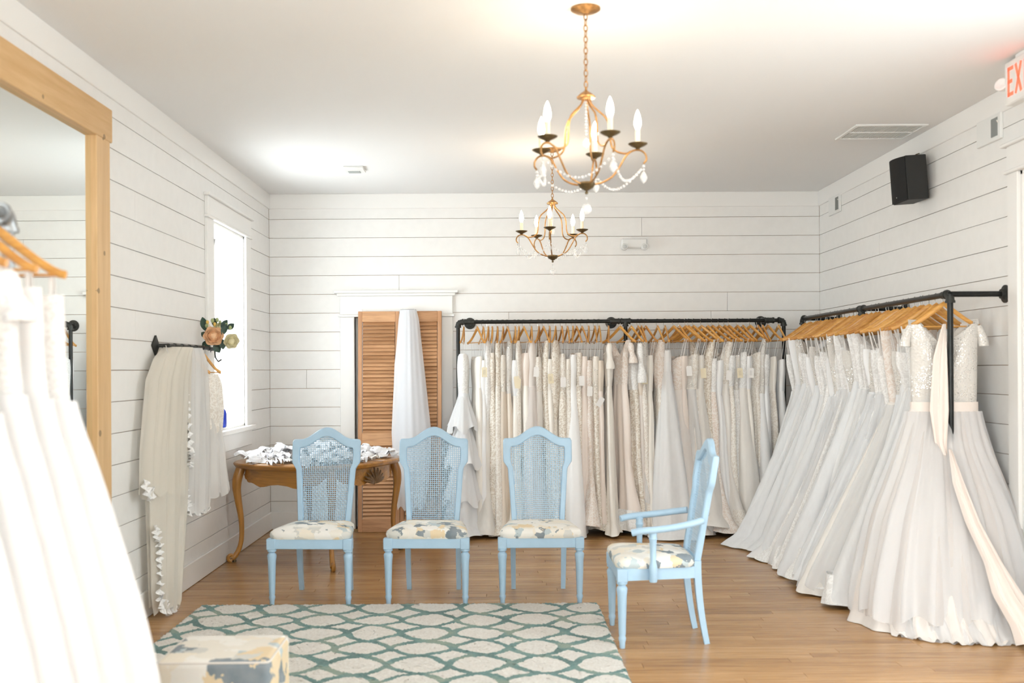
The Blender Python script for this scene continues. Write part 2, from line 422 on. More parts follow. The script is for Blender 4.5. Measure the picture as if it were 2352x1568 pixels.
# ceiling
b = MB(); b.box(XL-.25, XR+.25, YF-.25, YB+.25, ZC, ZC+.1); struct('ceiling', b, M['ceiling'])

# walls: a backing and one object for each board
ROW0, ROWH, GAP = 2.831, .1717, .0034
lines = [ROW0-k*ROWH for k in range(17)]          # joints
rows = [(ROW0, ZC)]+[(lines[k+1], lines[k]) for k in range(15)]+[(0.0, lines[15])]
def wall(name, mb): return struct(name, mb, M['gap'])
T = .018
def boards(w, axis, face, spans_fn, seams, inward):
    """axis 'x': wall runs along x at y=face; axis 'y': runs along y at x=face"""
    for k, (z0, z1) in enumerate(rows):
        for (s0, s1) in spans_fn(z0, z1):
            cut = [s0]+sorted(q for q in seams(k) if s0+.2 < q < s1-.2)+[s1]
            for a0, a1 in zip(cut[:-1], cut[1:]):
                a0 += .001; a1 -= .001; zz0 = z0+GAP/2; zz1 = z1-GAP/2
                n0, n1 = (face-T, face) if inward > 0 else (face, face+T)
                m = MB(); c = ((a0+a1)/2, (n0+n1)/2, (zz0+zz1)/2)
                jit = rng.uniform(-.0012, .0012)
                if axis == 'x':
                    m.cbox(a0-c[0], a1-c[0], n0-c[1], n1-c[1], zz0-c[2], zz1-c[2], .0012); loc = (c[0], c[1]+jit, c[2])
                else:
                    m.cbox(n0-c[1], n1-c[1], a0-c[0], a1-c[0], zz0-c[2], zz1-c[2], .0012); loc = (c[1]+jit, c[0], c[2])
                m.build('plank', M['paint'], w, False, loc=loc)
# back wall (door_1 hole between DX0 and DX1)
DX0, DX1, DZ = -1.309, -.52, 1.935
b = MB(); yb0, yb1 = YB+T, YB+.2
b.box(XL-.2, DX0, yb0, yb1, -.05, ZC); b.box(DX1, XR+.2, yb0, yb1, -.05, ZC); b.box(DX0, DX1, yb0, yb1, DZ, ZC); b.box(DX0, DX1, YB+.11, yb1, -.05, DZ)
wb_ = wall('wall_back', b)
def sp_back(z0, z1): return [(XL, XR)] if z0 > 2.0 else [(XL, -1.375), (-.455, XR)]
sr = random.Random(5)
seam_b = {1:[1.32], 2:[.2], 4:[-.9], 5:[2.1], 6:[1.95,.1], 8:[.6], 9:[-1.75], 11:[1.5], 13:[.3], 15:[2.0]}
boards(wb_, 'x', YB+T, sp_back, lambda k: seam_b.get(k, []), 1)
# left wall (window_1 hole)
WY0, WY1, WZ0, WZ1 = 7.46, 8.42, 1.0, 2.55
def left_wall_mesh():
    b = MB(); x0, x1 = XL-.3, XL-T
    for y0, y1 in gaps(YF-.2, 0, SIDE_L)[:-1]: b.box(x0, x1, y0, y1, -.05, ZC)
    for y0, y1 in SIDE_L: b.box(x0, x1, y0, y1, -.05, SWZ[0]); b.box(x0, x1, y0, y1, SWZ[1], ZC)
    ys = [SIDE_L[-1][1], WY0, WY1, YB+.2]
    for i in range(3):
        if i == 1: b.box(x0, x1, ys[i], ys[i+1], -.05, WZ0); b.box(x0, x1, ys[i], ys[i+1], WZ1, ZC)
        else: b.box(x0, x1, ys[i], ys[i+1], -.05, ZC)
    return b
wl = wall('wall_left', left_wall_mesh())
def sp_left(z0, z1):
    if z0 > SWZ[1]: return [(YF, YB)]
    if z1 < SWZ[0]-.02: return [(YF, YB)]
    n = gaps(YF, 0, SIDE_L, .02)[:-1]
    if z1 < WZ0-.03: return n+[(SIDE_L[-1][1]+.02, YB)]
    return n+[(SIDE_L[-1][1]+.02, WY0-.03), (WY1+.03, YB)]
boards(wl, 'y', XL, sp_left, lambda k: [[3.2, 6.4],[2.2, 5.0],[4.1, 6.9],[2.9, 5.9]][k % 4] if k % 2 else [[4.6],[3.6]][(k//2) % 2], 1)
# right wall (glass door_2 hole)
GY0, GY1, GZ1 = 4.70, 5.76, 2.55
b = MB(); x0, x1 = XR+T, XR+.2
for y0, y1 in gaps(YF-.2, YB+.2, SIDE_R+((GY0, GY1),)): b.box(x0, x1, y0, y1, -.05, ZC)
b.box(x0, x1, GY0, GY1, GZ1, ZC); b.box(XR+.12, x1, GY0, GY1, -.05, GZ1)
for y0, y1 in SIDE_R: b.box(x0, x1, y0, y1, -.05, SWZ[0]); b.box(x0, x1, y0, y1, SWZ[1], ZC)
wr = wall('wall_right', b)
def sp_right(z0, z1):
    if z0 > SWZ[1]: return [(YF, YB)]
    if z1 < SWZ[0]-.02: return [(YF, GY0-.04), (GY1+.04, YB)]
    return gaps(YF, YB, SIDE_R+((GY0-.02, GY1+.02),), .02)
boards(wr, 'y', XR, sp_right, lambda k: [8.85] if k == 0 else ([7.9] if k in (3, 9) else [2.1] if k % 2 else [6.6] if k in (6, 12) else []), -1)
# front wall behind the camera: its glazing is invented to let daylight in
fx0, fx1, fz0, fz1 = FRX
b = MB(); b.box(XL-.2, fx0, YF-.2, YF, -.05, ZC); b.box(fx1, XR+.2, YF-.2, YF, -.05, ZC); b.box(fx0, fx1, YF-.2, YF, -.05, fz0); b.box(fx0, fx1, YF-.2, YF, fz1, ZC)
struct('wall_front', b, M['paint'])
b = MB(); xm = (fx0+fx1)/2
for x in (fx0, xm-.04, fx1-.08): b.box(x, x+.08, YF-.14, YF-.06, fz0, fz1)
b.box(fx0, fx1, YF-.14, YF-.06, fz0, fz0+.08); b.box(fx0, fx1, YF-.14, YF-.06, fz1-.06, fz1)
w3 = struct('window_2', b, M['trim'])  # unseen window, added as a daylight source
for xa, xb in ((fx0+.08, xm-.04), (xm+.04, fx1-.08)):
    m = MB(); m.box(xa, xb, YF-.104, YF-.098, fz0+.08, fz1-.06); m.build('pane', M['glass'], w3, False)

# crown fascia and baseboards
n = 0
for nm, bx in (('trim_1', (XL, XR, YB-.012, YB+.004, 2.925, ZC)), ('trim_2', (XL-.004, XL+.013, YF, YB-.012, 2.925, ZC)), ('trim_3', (XR-.013, XR+.004, YF, YB-.012, 2.925, ZC))):
    b = MB(); b.cbox(*bx, .003); struct(nm, b, M['trim'])
b = MB(); b.cbox(XL, DX0-.13, YB-.016, YB+.002, 0.002, .16, .004); b.cbox(DX1+.11, XR, YB-.016, YB+.002, 0.002, .16, .004); struct('baseboard_back', b, M['trim'])
b = MB(); b.cbox(XL-.002, XL+.016, YF, YB-.016, 0.002, .16, .004); struct('baseboard_left', b, M['trim'])
b = MB(); b.cbox(XR-.016, XR+.002, YF, GY0-.13, 0.002, .16, .004); b.cbox(XR-.016, XR+.002, GY1+.11, YB-.016, 0.002, .16, .004); struct('baseboard_right', b, M['trim'])

# door_1: white slab and craftsman casing on the back wall
b = MB(); b.cbox(DX0, DX1, YB+.06, YB+.1, .012, DZ-.004, .003)
d1 = struct('door_1', b, M['trim'])
for z0, z1 in ((.2, .85), (1.0, 1.75)):
    for xa, xb in ((DX0+.1, (DX0+DX1)/2-.05), ((DX0+DX1)/2+.05, DX1-.1)):
        m = MB(); m.cbox(xa, xb, YB+.053, YB+.061, z0, z1, .006); m.build('door_panel', M['trim'], d1, False)
def cas(*a, c=.004):
    m = MB(); m.cbox(*a, c); return m.build('casing_board', M['trim'], d1, False)
cas(-1.44, DX0, YB-.022, YB+.07, 0.001, DZ); cas(DX1, -.41, YB-.022, YB+.07, 0.001, DZ)
cas(-1.455, -.395, YB-.04, YB+.01, DZ, DZ+.02)                  # fillet
cas(-1.44, -.41, YB-.026, YB+.01, DZ+.02, 2.125)                # frieze
cas(-1.465, -.385, YB-.045, YB+.01, 2.125, 2.15); cas(-1.49, -.36, YB-.065, YB+.01, 2.15, 2.175)

# windows in the left wall
def make_window(name, y0, y1, z0, z1):
    b = MB(); t = .02; xo = XL-.3
    b.box(xo, XL, y0, y0+t, z0, z1); b.box(xo, XL, y1-t, y1, z0, z1); b.box(xo, XL, y0, y1, z1-t, z1); b.box(xo, XL+.0, y0, y1, z0, z0+t)
    w = struct(name, b, M['trim'])
    def c(nm, *a):
        m = MB(); m.cbox(*a, .004); return m.build(nm, M['trim'], w, False)
    c('casing_board', XL-.002, XL+.022, y0-.16, y0+.004, z0-.02, z1); c('casing_board', XL-.002, XL+.022, y1-.004, y1+.16, z0-.02, z1)
    c('casing_board', XL-.002, XL+.026, y0-.16, y1+.16, z1+.02, z1+.155); c('casing_board', XL-.002, XL+.034, y0-.175, y1+.175, z1, z1+.02)
    c('casing_board', XL-.002, XL+.045, y0-.185, y1+.185, z1+.155, z1+.175)
    c('sill', XL-.05, XL+.055, y0-.17, y1+.17, z0-.035, z0+.001); c('apron', XL-.002, XL+.022, y0-.16, y1+.16, z0-.165, z0-.035)
    xs = XL-.235; zm = (z0+z1)/2
    for (za, zb, xx) in ((z0+t, zm+.02, xs), (zm-.02, z1-t, xs-.035)):
        f = MB(); f.box(xx, xx+.035, y0+t, y0+t+.05, za, zb); f.box(xx, xx+.035, y1-t-.05, y1-t, za, zb); f.box(xx, xx+.035, y0+t, y1-t, za, za+.05); f.box(xx, xx+.035, y0+t, y1-t, zb-.045, zb)
        s = f.build('sash', M['trim'], w, False)
        m = MB(); m.box(xx+.015, xx+.02, y0+t+.05, y1-t-.05, za+.05, zb-.045); m.build('pane', M['glass'], s, False)
    return w
make_window('window_1', WY0, WY1, WZ0, WZ1)
# invented side windows out of view, added for their daylight
k = 3
for wx, sg, ws in ((XL, -1, SIDE_L), (XR, 1, SIDE_R)):
    for y0, y1 in ws:
        z0, z1 = SWZ; X = lambda a, b_: (min(wx+sg*a, wx+sg*b_), max(wx+sg*a, wx+sg*b_))
        b = MB(); b.box(*X(0, .2), y0, y0+.02, z0, z1); b.box(*X(0, .2), y1-.02, y1, z0, z1); b.box(*X(0, .2), y0, y1, z1-.02, z1); b.box(*X(0, .2), y0, y1, z0, z0+.02)
        w = struct('window_%d' % k, b, M['trim']); k += 1
        for a in ((*X(-.022, .002), y0-.11, y0, z0, z1), (*X(-.022, .002), y1, y1+.11, z0, z1), (*X(-.026, .002), y0-.11, y1+.11, z1, z1+.155), (*X(-.05, .002), y0-.13, y1+.13, z0-.03, z0)):
            m = MB(); m.cbox(*a, .004); m.build('casing_board', M['trim'], w, False)
        f = MB(); zm = (z0+z1)/2; f.box(*X(.1, .14), y0+.02, y0+.07, z0+.02, z1-.02); f.box(*X(.1, .14), y1-.07, y1-.02, z0+.02, z1-.02); f.box(*X(.1, .14), y0+.02, y1-.02, zm-.025, zm+.025); sa = f.build('sash', M['trim'], w, False)
        m = MB(); m.box(*X(.118, .122), y0+.07, y1-.07, z0+.02, z1-.02); m.build('pane', M['glass'], sa, False)
# door_2: white panelled door in the right wall, only its casing shows
b = MB(); b.box(XR, XR+.2, GY1-.02, GY1, 0, GZ1); b.box(XR, XR+.2, GY0, GY0+.02, 0, GZ1); b.box(XR, XR+.2, GY0, GY1, GZ1-.02, GZ1)
d2 = struct('door_2', b, M['trim'])
for a in ((XR-.022, XR+.002, GY1-.004, GY1+.11, 0.001, GZ1), (XR-.022, XR+.002, GY0-.11, GY0+.004, 0.001, GZ1), (XR-.034, XR+.002, GY0-.13, GY1+.13, GZ1, GZ1+.02),
          (XR-.026, XR+.002, GY0-.11, GY1+.11, GZ1+.02, GZ1+.155), (XR-.045, XR+.002, GY0-.15, GY1+.15, GZ1+.155, GZ1+.175)):
    m = MB(); m.cbox(*a, .004); m.build('casing_board', M['trim'], d2, False)
m = MB(); m.cbox(XR+.06, XR+.1, GY0+.02, GY1-.02, .01, GZ1-.02, .004); lf = m.build('door_leaf', M['trim'], d2, False)
for z0, z1 in ((.2, 1.0), (1.15, 2.4)):
    m = MB(); m.cbox(XR+.052, XR+.061, GY0+.15, GY1-.15, z0, z1, .006); m.build('door_panel', M['trim'], lf, False)

# ------------------------------------------------------------------ mirror on the left wall
mr = thing('wall_mirror', 'tall mirror in a wide knotty pine frame leaning flat on the left wall', 'mirror', (XL, 4.35, 0))
m = MB(); m.box(.012, .02, -1.02, .9, .16, 2.68); m.build('mirror_glass', M['mirror'], mr, False)
m = MB(); m.cbox(.004, .05, .86, 1.04, .03, 2.665, .004); m.build('stile', M['mirrorwood'], mr, False)
m = MB(); m.cbox(.004, .05, -1.16, -.98, .03, 2.665, .004); m.build('stile', M['mirrorwood'], mr, False)
m = MB(); m.cbox(.004, .056, -1.18, 1.06, 2.655, 2.83, .004); m.build('top_rail', M['mirrorrail'], mr, False)
m = MB(); m.cbox(.004, .054, -1.18, 1.06, .01, .18, .004); m.build('bottom_rail', M['mirrorrail'], mr, False)

# ------------------------------------------------------------------ louvered shutters in front of door_1
lv = MB(); lv.cbox(-.145, .145, -.003, .003, -.02, .02, .0015); LOUV = lv.mesh('louver', M['cedarslat'], False)
def shutter(label, x, rz, ytop=.13):
    """leaning panel; origin at foot"""
    t = thing('louvered_shutter', label, 'shutter', (x, 9.165, 0.0), rz); t.rotation_euler = (-math.atan(.125/1.98), 0, rz)
    t['group'] = 'louvered shutters leaning on the door'
    H, Wd = 1.985, .372; h = Wd/2
    for s in (-1, 1):
        m = MB(); m.cbox(s*h-(.036 if s > 0 else 0), s*h+(.036 if s < 0 else 0), -.015, .015, .001, H, .003); m.build('stile', M['cedar'], t, False)
    for z0, z1, nm in ((.001, .115, 'bottom_rail'), (.77, .885, 'middle_rail'), (1.888, H, 'top_rail')):
        m = MB(); m.cbox(-h+.036, h-.036, -.0145, .0145, z0, z1, .002); m.build(nm, M['cedarslat'], t, False)
    for z0, z1 in ((.115, .77), (.885, 1.888)):
        k = int((z1-z0)/.0328); dz = (z1-z0)/k
        for i in range(k):
            o = link('louver', LOUV, t, (0, 0, z0+dz*(i+.5)), (math.radians(-34), 0, 0))
    m = MB(); m.tube([(-h+.03, -.002, H-.001), (-h+.03, -.002, H+.018)], .004, 8); m.build('pivot_pin', M['steel'], t)
    return t
shutter('reddish cedar louvered shutter leaning in front of the white door, fully in view', -1.075, 0.03)
s2 = shutter('cedar louvered shutter half hidden behind the long white veil', -.70, -.05)

# ------------------------------------------------------------------ sheet drapes (veils)
def drape(P0, prof, pleats, amp, seed, M_=46, N=120, layer=0.0):
    """prof: list of (z, xleft, xright, y); returns grid"""
    r = np.random.default_rng(seed); pz = np.array(prof)[::-1]
    z = np.linspace(prof[0][0], prof[-1][0], M_); xl = np.interp(z, pz[:,0], pz[:,1]); xr = np.interp(z, pz[:,0], pz[:,2]); yy = np.interp(z, pz[:,0], pz[:,3])
    s = np.linspace(0, 1, N); t = np.linspace(0, 1, M_); G = np.zeros((M_, N, 3)); ph = r.uniform(0, 6.28, 4)
    for i in range(M_):
        w = xr[i]-xl[i]
        f = .6*np.sin(2*PI*pleats*s+ph[0]+.7*np.sin(3*t[i]+ph[1]))+.4*np.sin(2*PI*(pleats*1.7)*s+ph[2]+1.1*t[i])
        A = amp*(.35+.65*t[i]**.7)
        G[i,:,0] = xl[i]+w*s+A*.25*np.cos(2*PI*pleats*s+ph[3]); G[i,:,1] = yy[i]-np.sin(PI*s)*min(.09, w*.28)+A*f+layer
        G[i,:,2] = z[i]+(.018*np.sin(2*PI*pleats*s+ph[1])*t[i]**6)
    return G+np.array(P0)
t = thing('bridal_veil', 'long white tulle veil hung between the two cedar shutters', 'veil', (-.83, 9.06, .22))
for nm, pr_, pl, am, sd in (('outer_layer', [(1.992,-.885,-.735,9.268),(1.9,-.895,-.71,9.24),(1.5,-.925,-.665,9.19),(.9,-.955,-.60,9.15),(.45,-.93,-.62,9.12),(.22,-.90,-.66,9.11)], 3.4, .007, 5),
                            ('middle_layer', [(1.99,-.88,-.735,9.27),(1.5,-.93,-.69,9.20),(.9,-.95,-.64,9.165),(.3,-.90,-.67,9.13)], 5.3, .006, 9),
                            ('inner_layer', [(1.99,-.88,-.74,9.272),(1.5,-.90,-.70,9.21),(.9,-.92,-.66,9.175),(.4,-.90,-.68,9.15)], 4.2, .006, 15)):
    m = MB(); m.grid(drape((.83, -9.06, -.22), pr_, pl, am, sd)); m.build(nm, M['veil'], t, True, 0)
m = MB(); m.tube([(-.05,.2,1.775),(.09,.2,1.775)], .005, 8)
for q in (-.03, .02, .07): m.tube([(q,.2,1.775),(q,.225,1.783),(q,.255,1.775),(q,.258,1.73)], .0022, 6)
m.build('comb', M['steel'], t)

# ------------------------------------------------------------------ pipe racks
RZ, RR = 1.87, .0168
def fl(m, c, axis, r=.043):
    m.lathe([(0,-.0),(r,0),(r,.007),(r*.62,.011),(r*.58,.028),(0,.028)], 24, c, axis); return m
def elbow(m, c, d1, d2, r=.0245):
    c = Vector(c); d1 = Vector(d1); d2 = Vector(d2); p = []
    a = c+d1*.045; b = c+d2*.045
    for k in range(9):
        u = k/8; p.append(tuple((1-u)**2*a+2*u*(1-u)*c+u*u*b))
    m.tube(p, r, 14); m.tube([tuple(c+d1*.036), tuple(c+d1*.05)], r*1.16, 14); m.tube([tuple(c+d2*.036), tuple(c+d2*.05)], r*1.16, 14); return m
def tee(m, c, d1, d2, r=.0235):
    c = Vector(c); d1 = Vector(d1); d2 = Vector(d2)
    m.tube([tuple(c-d1*.04), tuple(c+d1*.04)], r, 14); m.tube([tuple(c), tuple(c+d2*.042)], r, 14)
    for q in (c-d1*.036, c+d1*.036): m.tube([tuple(q-d1*.007), tuple(q+d1*.007)], r*1.15, 14)
    m.tube([tuple(c+d2*.032), tuple(c+d2*.046)], r*1.15, 14); return m
def bolts(parent, c, axis, sign, mat='steel', r=.03):
    for k in range(4):
        a = PI/4+k*PI/2; m = MB()
        if axis == 'y': p = Vector((c[0]+r*math.cos(a), c[1], c[2]+r*math.sin(a))); d = Vector((0, sign, 0))
        else: p = Vector((c[0], c[1]+r*math.cos(a), c[2]+r*math.sin(a))); d = Vector((sign, 0, 0))
        m.tube([tuple(p+d*.006), tuple(p+d*.0105)], .0052, 8); m.build('bolt', M[mat], parent)
# back rack
RY = 9.06; BX0, BX1, BXM = -.352, 2.53, 1.13
rk = thing('clothes_rack', 'black iron pipe rack fixed along the shiplap back wall', 'clothes rack', (BX0, RY, 0))
L = lambda x, y, z: (x-BX0, y-RY, z)
m = MB(); m.tube([L(BX0, RY, RZ), L(BX1, RY, RZ)], RR, 16); m.build('rod', M['blackpipe'], rk)
for x, d in ((BX0, 1), (BX1, -1)):
    m = MB(); elbow(m, L(x, RY, RZ), (d,0,0), (0,0,-1)); m.build('elbow', M['blackfit'], rk)
m = MB(); tee(m, L(BXM, RY, RZ), (1,0,0), (0,0,-1)); m.build('tee', M['blackfit'], rk)
for x in (BX0, BXM, BX1):
    m = MB(); m.tube([L(x, RY, .01), L(x, RY, RZ)], RR, 16); m.build('leg', M['blackpipe'], rk)
    m = MB(); fl(m, L(x, RY, 0.001), 'z'); m.build('foot_flange', M['blackfit'], rk)
for x in (-.255, 1.035, 2.40):
    m = MB(); m.tube([L(x, RY, RZ), L(x, YB-.004, RZ)], RR, 16); m.build('wall_arm', M['blackpipe'], rk)
    m = MB(); tee(m, L(x, RY, RZ), (1,0,0), (0,1,0)); m.build('tee', M['blackfit'], rk)
    m = MB(); m.lathe([(0,0),(.052,0),(.052,-.007),(.03,-.011),(.028,-.03),(0,-.03)], 28, L(x, YB-.0025, RZ), 'y'); f = m.build('flange', M['blackfit'], rk)
    bolts(f, L(x, YB-.0005, RZ), 'y', -1, r=.038)
# right rack
QX = 2.62; QY0, QY1, QYM = 5.93, 8.80, 7.37
rk2 = thing('clothes_rack', 'black iron pipe rack standing off the right wall under the loudspeaker', 'clothes rack', (QX, QY0, 0))
L = lambda x, y, z: (x-QX, y-QY0, z)
m = MB(); m.tube([L(QX, QY0, RZ), L(QX, QY1, RZ)], RR, 16); m.build('rod', M['blackpipe'], rk2)
for y_, d in ((QY0, 1), (QY1, -1)):
    m = MB(); elbow(m, L(QX, y_, RZ), (0,d,0), (0,0,-1)); m.build('elbow', M['blackfit'], rk2)
m = MB(); m.tube([L(QX, QY0+.05, RZ), L(QX, QY0+.1, RZ)], .022, 14); m.build('coupling', M['blackfit'], rk2)
m = MB(); tee(m, L(QX, QYM, RZ), (0,1,0), (0,0,-1)); m.build('tee', M['blackfit'], rk2)
for y_ in (QY0, QYM, QY1):
    m = MB(); m.tube([L(QX, y_, .01), L(QX, y_, RZ)], RR, 16); m.build('leg', M['blackpipe'], rk2)
    m = MB(); fl(m, L(QX, y_, .001), 'z'); m.build('foot_flange', M['blackfit'], rk2)
    m = MB(); m.tube([L(QX, y_, RZ), L(XR-.004, y_, RZ)], RR, 16); m.build('wall_arm', M['blackpipe'], rk2)
    m = MB(); m.lathe([(0,0),(.052,0),(.052,-.007),(.03,-.011),(.028,-.03),(0,-.03)], 28, L(XR-.0025, y_, RZ), 'x'); f = m.build('flange', M['blackfit'], rk2)
    bolts(f, L(XR-.0005, y_, RZ), 'x', -1, 'blackpipe', .038)
# left rack, close to the camera
LX, LY1, LZ = -1.40, 2.93, 1.90
rk3 = thing('clothes_rack', 'galvanised pipe rack of white gowns standing before the pine mirror', 'clothes rack', (LX, LY1, 0))
L = lambda x, y, z: (x-LX, y-LY1, z)
m = MB(); m.tube([L(LX, .4, LZ), L(LX, LY1, LZ)], RR, 16); m.build('rod', M['galv'], rk3)
for y_, d in ((LY1, -1), (.4, 1)):
    m = MB(); elbow(m, L(LX, y_, LZ), (0,d,0), (0,0,-1), .026); m.build('elbow', M['galv'], rk3)
    m = MB(); m.tube([L(LX, y_, .01), L(LX, y_, LZ)], RR, 16); m.build('leg', M['galv'], rk3)
    m = MB(); fl(m, L(LX, y_, .001), 'z'); m.build('foot_flange', M['galv'], rk3)

# ------------------------------------------------------------------ coat hangers
def hanger_meshes(w=.215):
    u = np.linspace(-1, 1, 27); au = np.abs(u)
    path = np.stack([u*w, .018*au**2-.006, -.066-.118*(1-(1-au)**1.35)+.016*np.cos(au*PI/2)**2], 1)
    r = .0145-.003*au; m1 = MB(); m1.tube(path, r, 10, True, .55, up=(0,0,1))
    m2 = MB(); m2.tube([(-w*.95,.01,-.183), (w*.95,.01,-.183)], .0042, 8)
    a = np.linspace(math.radians(-75), math.radians(215), 18); rr_ = RR+.0028
    hook = [(0,0,-.06),(0,0,-.046)]+[(0+rr_*1.0*math.cos(q)*0, rr_*math.cos(q), rr_*math.sin(q)) for q in a[0:0]]
    pts = [(0,0,-.062),(0,0,-.05),(0,.006,-.04)]
    for q in np.linspace(math.radians(-58), math.radians(200), 18): pts.append((0, rr_*math.cos(q), rr_*math.sin(q)))
    m3 = MB(); m3.tube(pts, .0022, 6)
    return m1.mesh('shoulder', M['hanger']), m2.mesh('bar', M['hanger']), m3.mesh('hook', M['steel'])
HM = hanger_meshes()
def hanger(x, y, z, rz, label, group):
    t = thing('coat_hanger', label, 'hanger', (x, y, z), rz, group)
    link('shoulder', HM[0], t); link('bar', HM[1], t); link('hook', HM[2], t); return t

# ------------------------------------------------------------------ gowns
def smooth1(a, k=5):
    p = k//2; q = np.pad(a, p, mode='edge'); return np.convolve(q, np.ones(k)/k, 'valid')
PH = np.linspace(0, 2*PI, 241)[:-1]
def ring(a, b, N, p=2.3):
    c, s = np.cos(PH), np.sin(PH)
    x = a*np.sign(c)*np.abs(c)**(2/p); y = b*np.sign(s)*np.abs(s)**(2/p)
    X = np.append(x, x[0]); Y = np.append(y, y[0]); d = np.hypot(np.diff(X), np.diff(Y)); L_ = np.concatenate([[0], np.cumsum(d)])
    q = np.linspace(0, L_[-1], N+1)[:-1]; return np.interp(q, L_, X), np.interp(q, L_, Y), L_[-1]
def shell(zs, ctrl, N, amp, k, seed, ztop=None, zbot=0.0, grow=0.0, lean=(0,0)):
    """ctrl: (z, a, b, shift_u); amp: function of t"""
    c = np.array(sorted(ctrl)); a = smooth1(np.interp(zs, c[:,0], c[:,1])); b = smooth1(np.interp(zs, c[:,0], c[:,2])); sh = smooth1(np.interp(zs, c[:,0], c[:,3]))
    r = np.random.default_rng(seed); ph = r.uniform(0, 6.28, 8); G = np.zeros((len(zs), N, 3)); S_ = np.arange(N)/N*2*PI
    z0, z1 = zs[0], zs[-1]
    for i, z in enumerate(zs):
        t_ = (z0-z)/(z0-z1+1e-9); x, y, per = ring(a[i]+grow, b[i]+grow, N)
        tx = np.roll(x,-1)-np.roll(x,1); ty = np.roll(y,-1)-np.roll(y,1); l_ = np.hypot(tx, ty)+1e-9; nx, ny = ty/l_, -tx/l_
        f = .55*np.sin(k*S_+ph[0]+.9*np.sin(2.2*t_+ph[4]))+.36*np.sin((k+3)*S_+ph[1]-1.2*t_)+.16*np.sin((2*k+1)*S_+ph[2]+.8*t_)+.35*np.sin((k//2+1)*S_+ph[3]+.5*t_)
        f = np.sign(f)*np.abs(f)**.85
        A = amp(t_); x = x+nx*A*f; y = y+ny*A*f
        G[i,:,0] = x+sh[i]+lean[0]*t_; G[i,:,1] = y+lean[1]*t_; G[i,:,2] = z
        if ztop is not None: G[i,:,2] += ztop(np.clip(x/(a[i]+1e-6), -1, 1), y/(b[i]+1e-6))*(1-t_)**1.5
        if zbot: G[i,:,2] += zbot*t_**8*np.sin(k*S_*.5+ph[5])
    return G
def cap_top(m, G):
    r0 = G[0]; c = r0.mean(0); a = c+(r0-c)*.82; a[:,2] = r0[:,2]-.02; b_ = np.repeat((c-[0,0,.05])[None], len(r0), 0)
    m.grid(np.stack([r0, a, b_]), False, True, flip=True)
STY = {   # (fraction of height below the waist, a, b) skirts; the waist itself comes from the bodice
 'sheath':  [(0,.105,.030),(.18,.135,.040),(.5,.14,.040),(.8,.17,.048),(1,.20,.060)],
 'mermaid': [(0,.10,.030),(.2,.14,.042),(.55,.125,.040),(.78,.20,.060),(1,.30,.095)],
 'aline':   [(0,.11,.036),(.2,.145,.052),(.6,.215,.080),(1,.30,.112)],
 'princess':[(0,.21,.07),(.05,.245,.085),(.18,.30,.11),(.44,.405,.15),(.6,.45,.17),(1,.52,.19)],
 'ball':    [(0,.115,.042),(.1,.145,.054),(.3,.195,.082),(.6,.265,.118),(.85,.315,.145),(1,.335,.155)],
}
def price_tag(root, p, face, tilt, white, write):
    """card hanging by its string; p = hole position (local); face = angle of its normal in the local xy plane"""
    t = MB(); w, h = .0235, .086; o2 = [(-w,-h),(w,-h),(w,-.008),(w-.008,0),(-w+.008,0),(-w,-.008)]
    V = [(x_, -.0005, z_) for x_, z_ in o2]+[(x_, .0005, z_) for x_, z_ in o2]; k = 6
    t.add(V, [tuple(range(6)), tuple(range(11,5,-1))]+[(i, i+6, (i+1) % 6+6, (i+1) % 6) for i in range(6)])
    o = t.build('price_tag', M['tagwhite' if white else 'tagcream'], root, False, loc=p, rot=(0, tilt, face))
    s = MB(); s.tube([(0,0,-.006),(.002,-.001,.03),(-.002,.004,.075)], .0011, 5); s.tube([(0,-.0012,-.009),(0,.0012,-.009)], .0042, 10)
    s.build('string', M['string' if not white else 'pearl'], o)
    if write:
        s = MB()
        for q in range(2):
            s.tube([(-.006+q*.011+.003*math.sin(i*2.1+q), -.0009, -.022-.0042*i) for i in range(11)], .0006, 4)
        s.build('handwriting', M['ink'], o)
    return o
